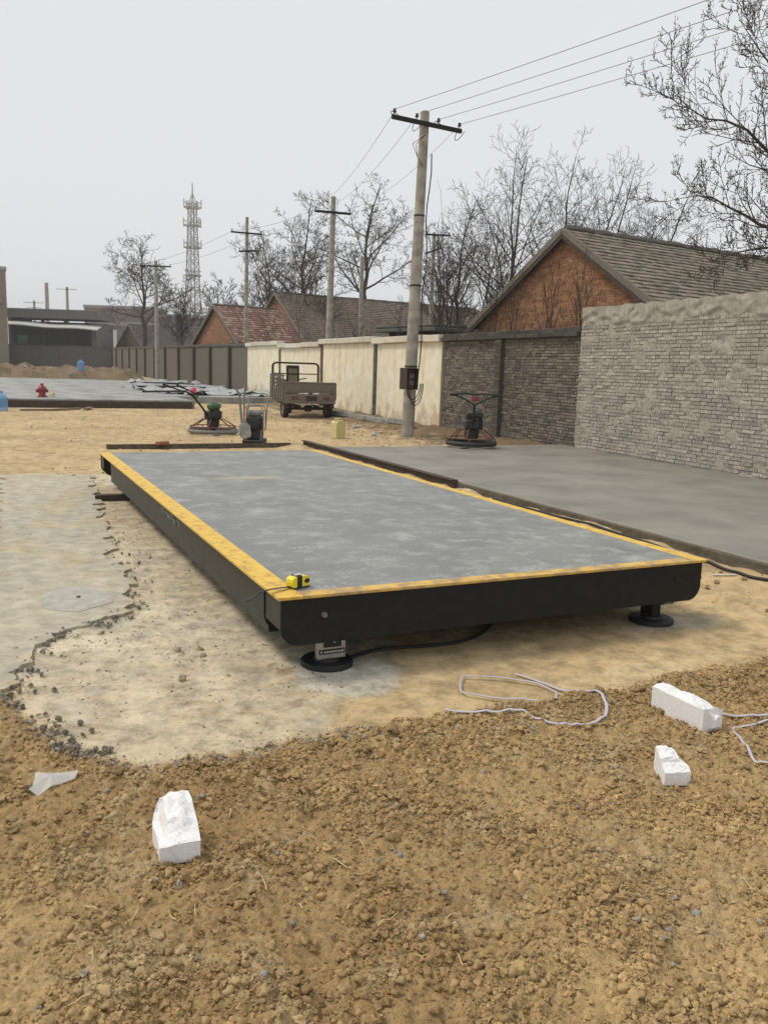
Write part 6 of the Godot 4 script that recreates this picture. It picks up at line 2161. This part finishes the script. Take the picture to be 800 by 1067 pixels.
# ---------------------------------------------------------------- trees
func build_trees() -> void:
	var open := {"levels": 4, "kids": [11, 7, 6, 5], "segs": [6, 5, 4, 3], "ang": 0.85, "shrink": 0.52, "thin": 0.5, "wob": 0.16, "up": 0.06, "rmin": 0.02, "start": 0.3}
	tree("bare_tree", "round crowned bare tree beyond the far yard wall, left of the mast", "tree", "bare trees", Vector3(16.5, 0, -102.0), 15.6, 5.6, 0.38, open.duplicate().merged({"rmin": 0.022, "ang": 1.0, "shrink": 0.6, "up": 0.03, "kids": [13, 7, 6, 4]}, true), M.bark_far, 3)
	var bush := {"levels": 4, "kids": [12, 6, 5, 4], "segs": [6, 5, 4, 3], "ang": 0.7, "shrink": 0.56, "thin": 0.5, "wob": 0.13, "up": 0.09, "rmin": 0.022, "start": 0.2}
	for a in [[19.3, -77.0, 9.2, 5], [22.5, -74.5, 10.0, 6], [25.0, -72.0, 9.6, 7], [17.0, -83.0, 8.6, 8], [24.0, -64.0, 9.8, 12]]:
		tree("bare_tree", "bushy bare tree behind the small red roofed house", "tree", "bare trees", Vector3(a[0], 0, a[1]), a[2], 2.6, 0.17, bush.duplicate().merged({"rmin": 0.016}, true), M.bark_far, a[3])
	tree("bare_tree", "tall bare tree with a thick dark trunk behind the dark tiled roof", "tree", "bare trees", Vector3(33.5, 0, -75.0), 20.0, 8.0, 0.42, open.duplicate().merged({"rmin": 0.016, "ang": 0.9, "shrink": 0.5, "kids": [14, 8, 6, 4]}, true), M.bark, 21)
	tree("bare_tree", "spreading bare tree beside the tall dark trunked one", "tree", "bare trees", Vector3(28.3, 0, -78.7), 18.0, 6.0, 0.34, open.duplicate().merged({"rmin": 0.016, "ang": 0.95}, true), M.bark, 23)
	tree("bare_tree", "lower bare tree over the dark tiled ridge", "tree", "bare trees", Vector3(26.0, 0, -83.0), 15.0, 4.5, 0.27, bush.duplicate().merged({"rmin": 0.016, "ang": 0.85}, true), M.bark, 25)
	for a in [[24.5, -43.0, 10.0, 27], [26.0, -40.0, 9.6, 28]]:
		tree("bare_tree", "bare tree showing through the gap over the brick shed", "tree", "bare trees", Vector3(a[0], 0, a[1]), a[2], 3.0, 0.17, bush.duplicate().merged({"rmin": 0.010}, true), M.bark, a[3])
	# multi-stemmed vase shaped trees behind the orange gable
	var vase := {"levels": 4, "kids": [11, 6, 5, 3], "segs": [7, 6, 4, 3], "ang": 0.8, "shrink": 0.58, "thin": 0.5, "wob": 0.11, "up": 0.05, "rmin": 0.0065, "start": 0.15}
	for a in [[18.2, -25.6, 10.2, 41], [20.4, -25.2, 10.4, 42], [22.2, -24.4, 10.0, 43], [24.2, -23.6, 9.4, 44], [16.4, -26.8, 8.6, 45], [19.4, -27.6, 10.8, 46], [23.2, -26.4, 10.4, 47]]:
		tree("bare_tree", "slender many stemmed bare tree behind the orange gable", "tree", "bare trees", Vector3(a[0], 0, a[1]), a[2], 2.2, 0.13, vase.duplicate(), M.bark, a[3])
	# saplings between the walls and the gable
	for a in [[11.9, -19.6, 5.6, 51], [12.4, -17.6, 6.6, 52], [12.2, -16.2, 5.2, 53], [12.1, -14.6, 5.0, 54], [12.4, -20.8, 7.4, 55], [11.8, -18.6, 4.8, 56], [12.2, -13.4, 4.8, 57], [12.6, -18.2, 5.0, 58], [12.5, -16.8, 5.6, 59], [12.8, -15.4, 5.4, 60], [12.7, -14.0, 5.2, 66], [12.0, -20.2, 5.4, 67]]:
		var sap := {"levels": 2, "kids": [11, 4], "segs": [6, 4, 3], "ang": 0.38, "shrink": 0.34, "thin": 0.5, "wob": 0.06, "up": 0.1, "rmin": 0.005, "start": 0.3}
		tree("bare_sapling", "thin bare sapling in front of the orange brick gable", "sapling", "saplings before the gable", Vector3(a[0], 0, a[1]), a[2], 2.0, 0.028, sap, M.bark, a[3])
	for a in [[12.3, -27.5, 4.2, 61], [12.6, -31.0, 4.4, 62], [13.2, -37.0, 5.0, 63], [12.5, -24.0, 4.2, 64], [13.0, -42.0, 5.5, 65]]:
		var sap := {"levels": 3, "kids": [10, 5, 3], "segs": [6, 4, 3], "ang": 0.6, "shrink": 0.4, "thin": 0.5, "wob": 0.12, "up": 0.08, "rmin": 0.006, "start": 0.3}
		tree("bare_sapling", "twiggy bare sapling behind the cream plastered wall", "sapling", "saplings behind the cream wall", Vector3(a[0], 0, a[1]), a[2], 1.5, 0.03, sap, M.bark, a[3])
	# big tree at the right, limbs reaching over the roof, seed tassels at the tips
	var r := RandomNumberGenerator.new()
	r.seed = 91
	var t := thing("bare_tree", "large bare tree reaching dark limbs with seed tassels over the grey tiled roof", "tree", Vector3(18.4, 0, -9.2), 0.0, "bare trees")
	var o := t.position
	var tm := MB.new()
	tm.tube([Vector3(0, -0.1, 0), Vector3(-0.1, 2, 0.05), Vector3(-0.1, 4, 0), Vector3(0.1, 6.5, 0.1), Vector3(0.3, 9, 0)], [0.28, 0.24, 0.21, 0.15, 0.09], 10)
	part(t, "trunk", tm, M.bark)
	var cm := MB.new()
	var P := {"levels": 4, "kids": [13, 26, 8, 4], "segs": [6, 7, 5, 3], "ang": 0.8, "shrink": 0.42, "thin": 0.5, "wob": 0.14, "up": 0.10, "rmin": 0.0075, "start": 0.12, "tips": [], "tip_lev": 3}
	var tips := []
	for lb in [
		[Vector3(18.3, 4.2, -9.2), Vector3(16.4, 5.2, -9.9), Vector3(14.8, 6.6, -10.4), Vector3(13.6, 7.3, -10.7), Vector3(12.5, 7.4, -11.0), Vector3(11.8, 7.9, -11.2)],
		[Vector3(18.4, 4.8, -9.2), Vector3(17.0, 6.6, -9.6), Vector3(15.2, 7.9, -10.2), Vector3(14.0, 8.6, -10.5), Vector3(13.2, 9.5, -10.8)],
		[Vector3(18.2, 3.6, -9.2), Vector3(16.0, 4.5, -9.8), Vector3(14.0, 5.3, -10.5), Vector3(12.8, 5.7, -10.8), Vector3(12.0, 5.6, -11.0)],
		[Vector3(18.2, 3.9, -9.2), Vector3(16.2, 4.4, -9.4), Vector3(14.6, 4.6, -9.9), Vector3(13.4, 4.5, -10.2), Vector3(12.6, 4.2, -10.4)],
		[Vector3(18.5, 5.6, -9.2), Vector3(17.4, 8.0, -9.4), Vector3(16.2, 9.6, -9.8), Vector3(15.2, 10.6, -10.0)],
		[Vector3(18.5, 5.0, -9.2), Vector3(19.6, 6.6, -8.8), Vector3(21.0, 8.0, -8.4), Vector3(22.0, 8.6, -8.0)],
		[Vector3(18.5, 6.0, -9.2), Vector3(18.2, 7.8, -10.6), Vector3(17.6, 9.6, -12.0)]]:
		var pts := []
		var rad := []
		var cv := Curve3D.new()
		for k in lb.size():
			var a: Vector3 = lb[maxi(k - 1, 0)]
			var b: Vector3 = lb[mini(k + 1, lb.size() - 1)]
			cv.add_point(lb[k] - o + Vector3(0.75, 0, 0) * (float(k) / (lb.size() - 1)), -(b - a) * 0.18, (b - a) * 0.18)
		var m := 14
		for k in m + 1:
			pts.append(cv.sample_baked(cv.get_baked_length() * k / m) + Vector3(r.randf_range(-1, 1), r.randf_range(-1, 1), r.randf_range(-1, 1)) * 0.05)
			rad.append(lerpf(0.105, 0.006, pow(float(k) / m, 0.8)))
		cm.tube(pts, rad, 6, Color.WHITE, false)
		branch_from(cm, pts, rad, cv.get_baked_length() * 0.62, 1, P, r)
	for q in P.tips:
		if r.randf() < 0.6: tips.append(q)
	print("tips ", tips.size())
	part(t, "crown", cm, M.bark)
	# tassels: little upright bunches on twigs
	var sm := MB.new()
	for q in tips:
		var h := r.randf_range(0.12, 0.34)
		sm.tube([q, q + Vector3(r.randf_range(-0.05, 0.05), h, r.randf_range(-0.05, 0.05))], [0.006, 0.004], 3, Color.WHITE, false)
		for k in 16:
			var p: Vector3 = q + Vector3(r.randf_range(-0.05, 0.05), h * r.randf(), r.randf_range(-0.05, 0.05))
			var d := Vector3(r.randf_range(-1, 1), r.randf_range(0.1, 1.2), r.randf_range(-1, 1)).normalized() * 0.045
			var s := d.cross(Vector3(r.randf_range(-1, 1), 0.3, r.randf_range(-1, 1))).normalized() * 0.011
			sm.tri(p - s, p + s, p + d, Color.WHITE)
	stuff(part(t, "seed_tassels", sm, mat(lin(0.13, 0.105, 0.085), 0.95)))

# ----------------------------------------------------------------
func _ready() -> void:
	rng.seed = 7
	var cam := Camera3D.new()
	add_child(cam)
	cam.name = "camera"
	var yaw := 0.44471751
	var pitch := 0.16840626
	var roll := 0.03220733
	var fwd := Vector3(sin(yaw) * cos(pitch), -sin(pitch), -cos(yaw) * cos(pitch))
	var right := Vector3(cos(yaw), 0, sin(yaw))
	var up := right.cross(fwd)
	var r2 := right * cos(roll) + up * sin(roll)
	var u2 := -right * sin(roll) + up * cos(roll)
	cam.transform = Transform3D(Basis(r2, u2, -fwd), EYE)
	cam.fov = rad_to_deg(2.0 * atan(533.5 / 880.0))
	cam.near = 0.05
	cam.far = 3000.0
	cam.current = true
	var we := WorldEnvironment.new()
	we.name = "environment"
	var env := Environment.new()
	env.background_mode = Environment.BG_SKY
	var sky := Sky.new()
	var sm := ProceduralSkyMaterial.new()
	sm.sky_top_color = lin(0.62, 0.645, 0.668)
	sm.sky_horizon_color = lin(0.672, 0.68, 0.687)
	sm.sky_curve = 0.18
	sm.ground_horizon_color = lin(0.45, 0.42, 0.37)
	sm.ground_bottom_color = lin(0.3, 0.26, 0.2)
	sky.sky_material = sm
	env.sky = sky
	env.tonemap_mode = Environment.TONE_MAPPER_LINEAR
	env.tonemap_exposure = 1.26
	env.sdfgi_enabled = true
	env.ssao_enabled = true
	env.ssil_enabled = true
	env.fog_enabled = true
	env.fog_density = 0.0007
	env.fog_light_color = Color(0.86, 0.87, 0.88)
	we.environment = env
	add_child(we)
	var sun := DirectionalLight3D.new()
	sun.name = "sun"
	sun.light_energy = 0.5
	sun.light_color = Color(1.0, 0.96, 0.89)
	sun.light_angular_distance = 16.0
	sun.shadow_enabled = true
	add_child(sun)
	sun.look_at_from_position(Vector3(-3.5, 6, -2.2), Vector3.ZERO)
	for q in [[na, 0.55, 3, 1], [nb, 2.2, 4, 2], [nc, 14.0, 3, 3], [nd, 38.0, 3, 4]]:
		var f: FastNoiseLite = q[0]
		f.noise_type = FastNoiseLite.TYPE_SIMPLEX_SMOOTH
		f.frequency = q[1]
		f.fractal_octaves = q[2]
		f.seed = q[3]
	ncell.noise_type = FastNoiseLite.TYPE_CELLULAR
	ncell.frequency = 17.0
	ncell.seed = 6
	ncell.fractal_type = FastNoiseLite.FRACTAL_NONE
	ncell.cellular_return_type = FastNoiseLite.RETURN_DISTANCE
	var t0 := Time.get_ticks_msec()
	make_materials()
	for q in [[0.40, 0.27, 0.125], [0.46, 0.32, 0.15], [0.36, 0.235, 0.105]]:
		var m: StandardMaterial3D = M.clod.duplicate()
		m.vertex_color_use_as_albedo = false
		m.albedo_color = lin(q[0], q[1], q[2])
		clod_mats.append(m)
	build_ground()
	print("ground ", Time.get_ticks_msec() - t0)
	build_slabs()
	print("slabs ", Time.get_ticks_msec() - t0)
	build_walls()
	build_houses()
	print("walls ", Time.get_ticks_msec() - t0)
	build_poles()
	build_trees()
	print("trees ", Time.get_ticks_msec() - t0)
	build_platform()
	build_tricycle()
	build_machines()
	build_clutter()
	small_front_things()
	scatter_clods()
	print("all ", Time.get_ticks_msec() - t0)
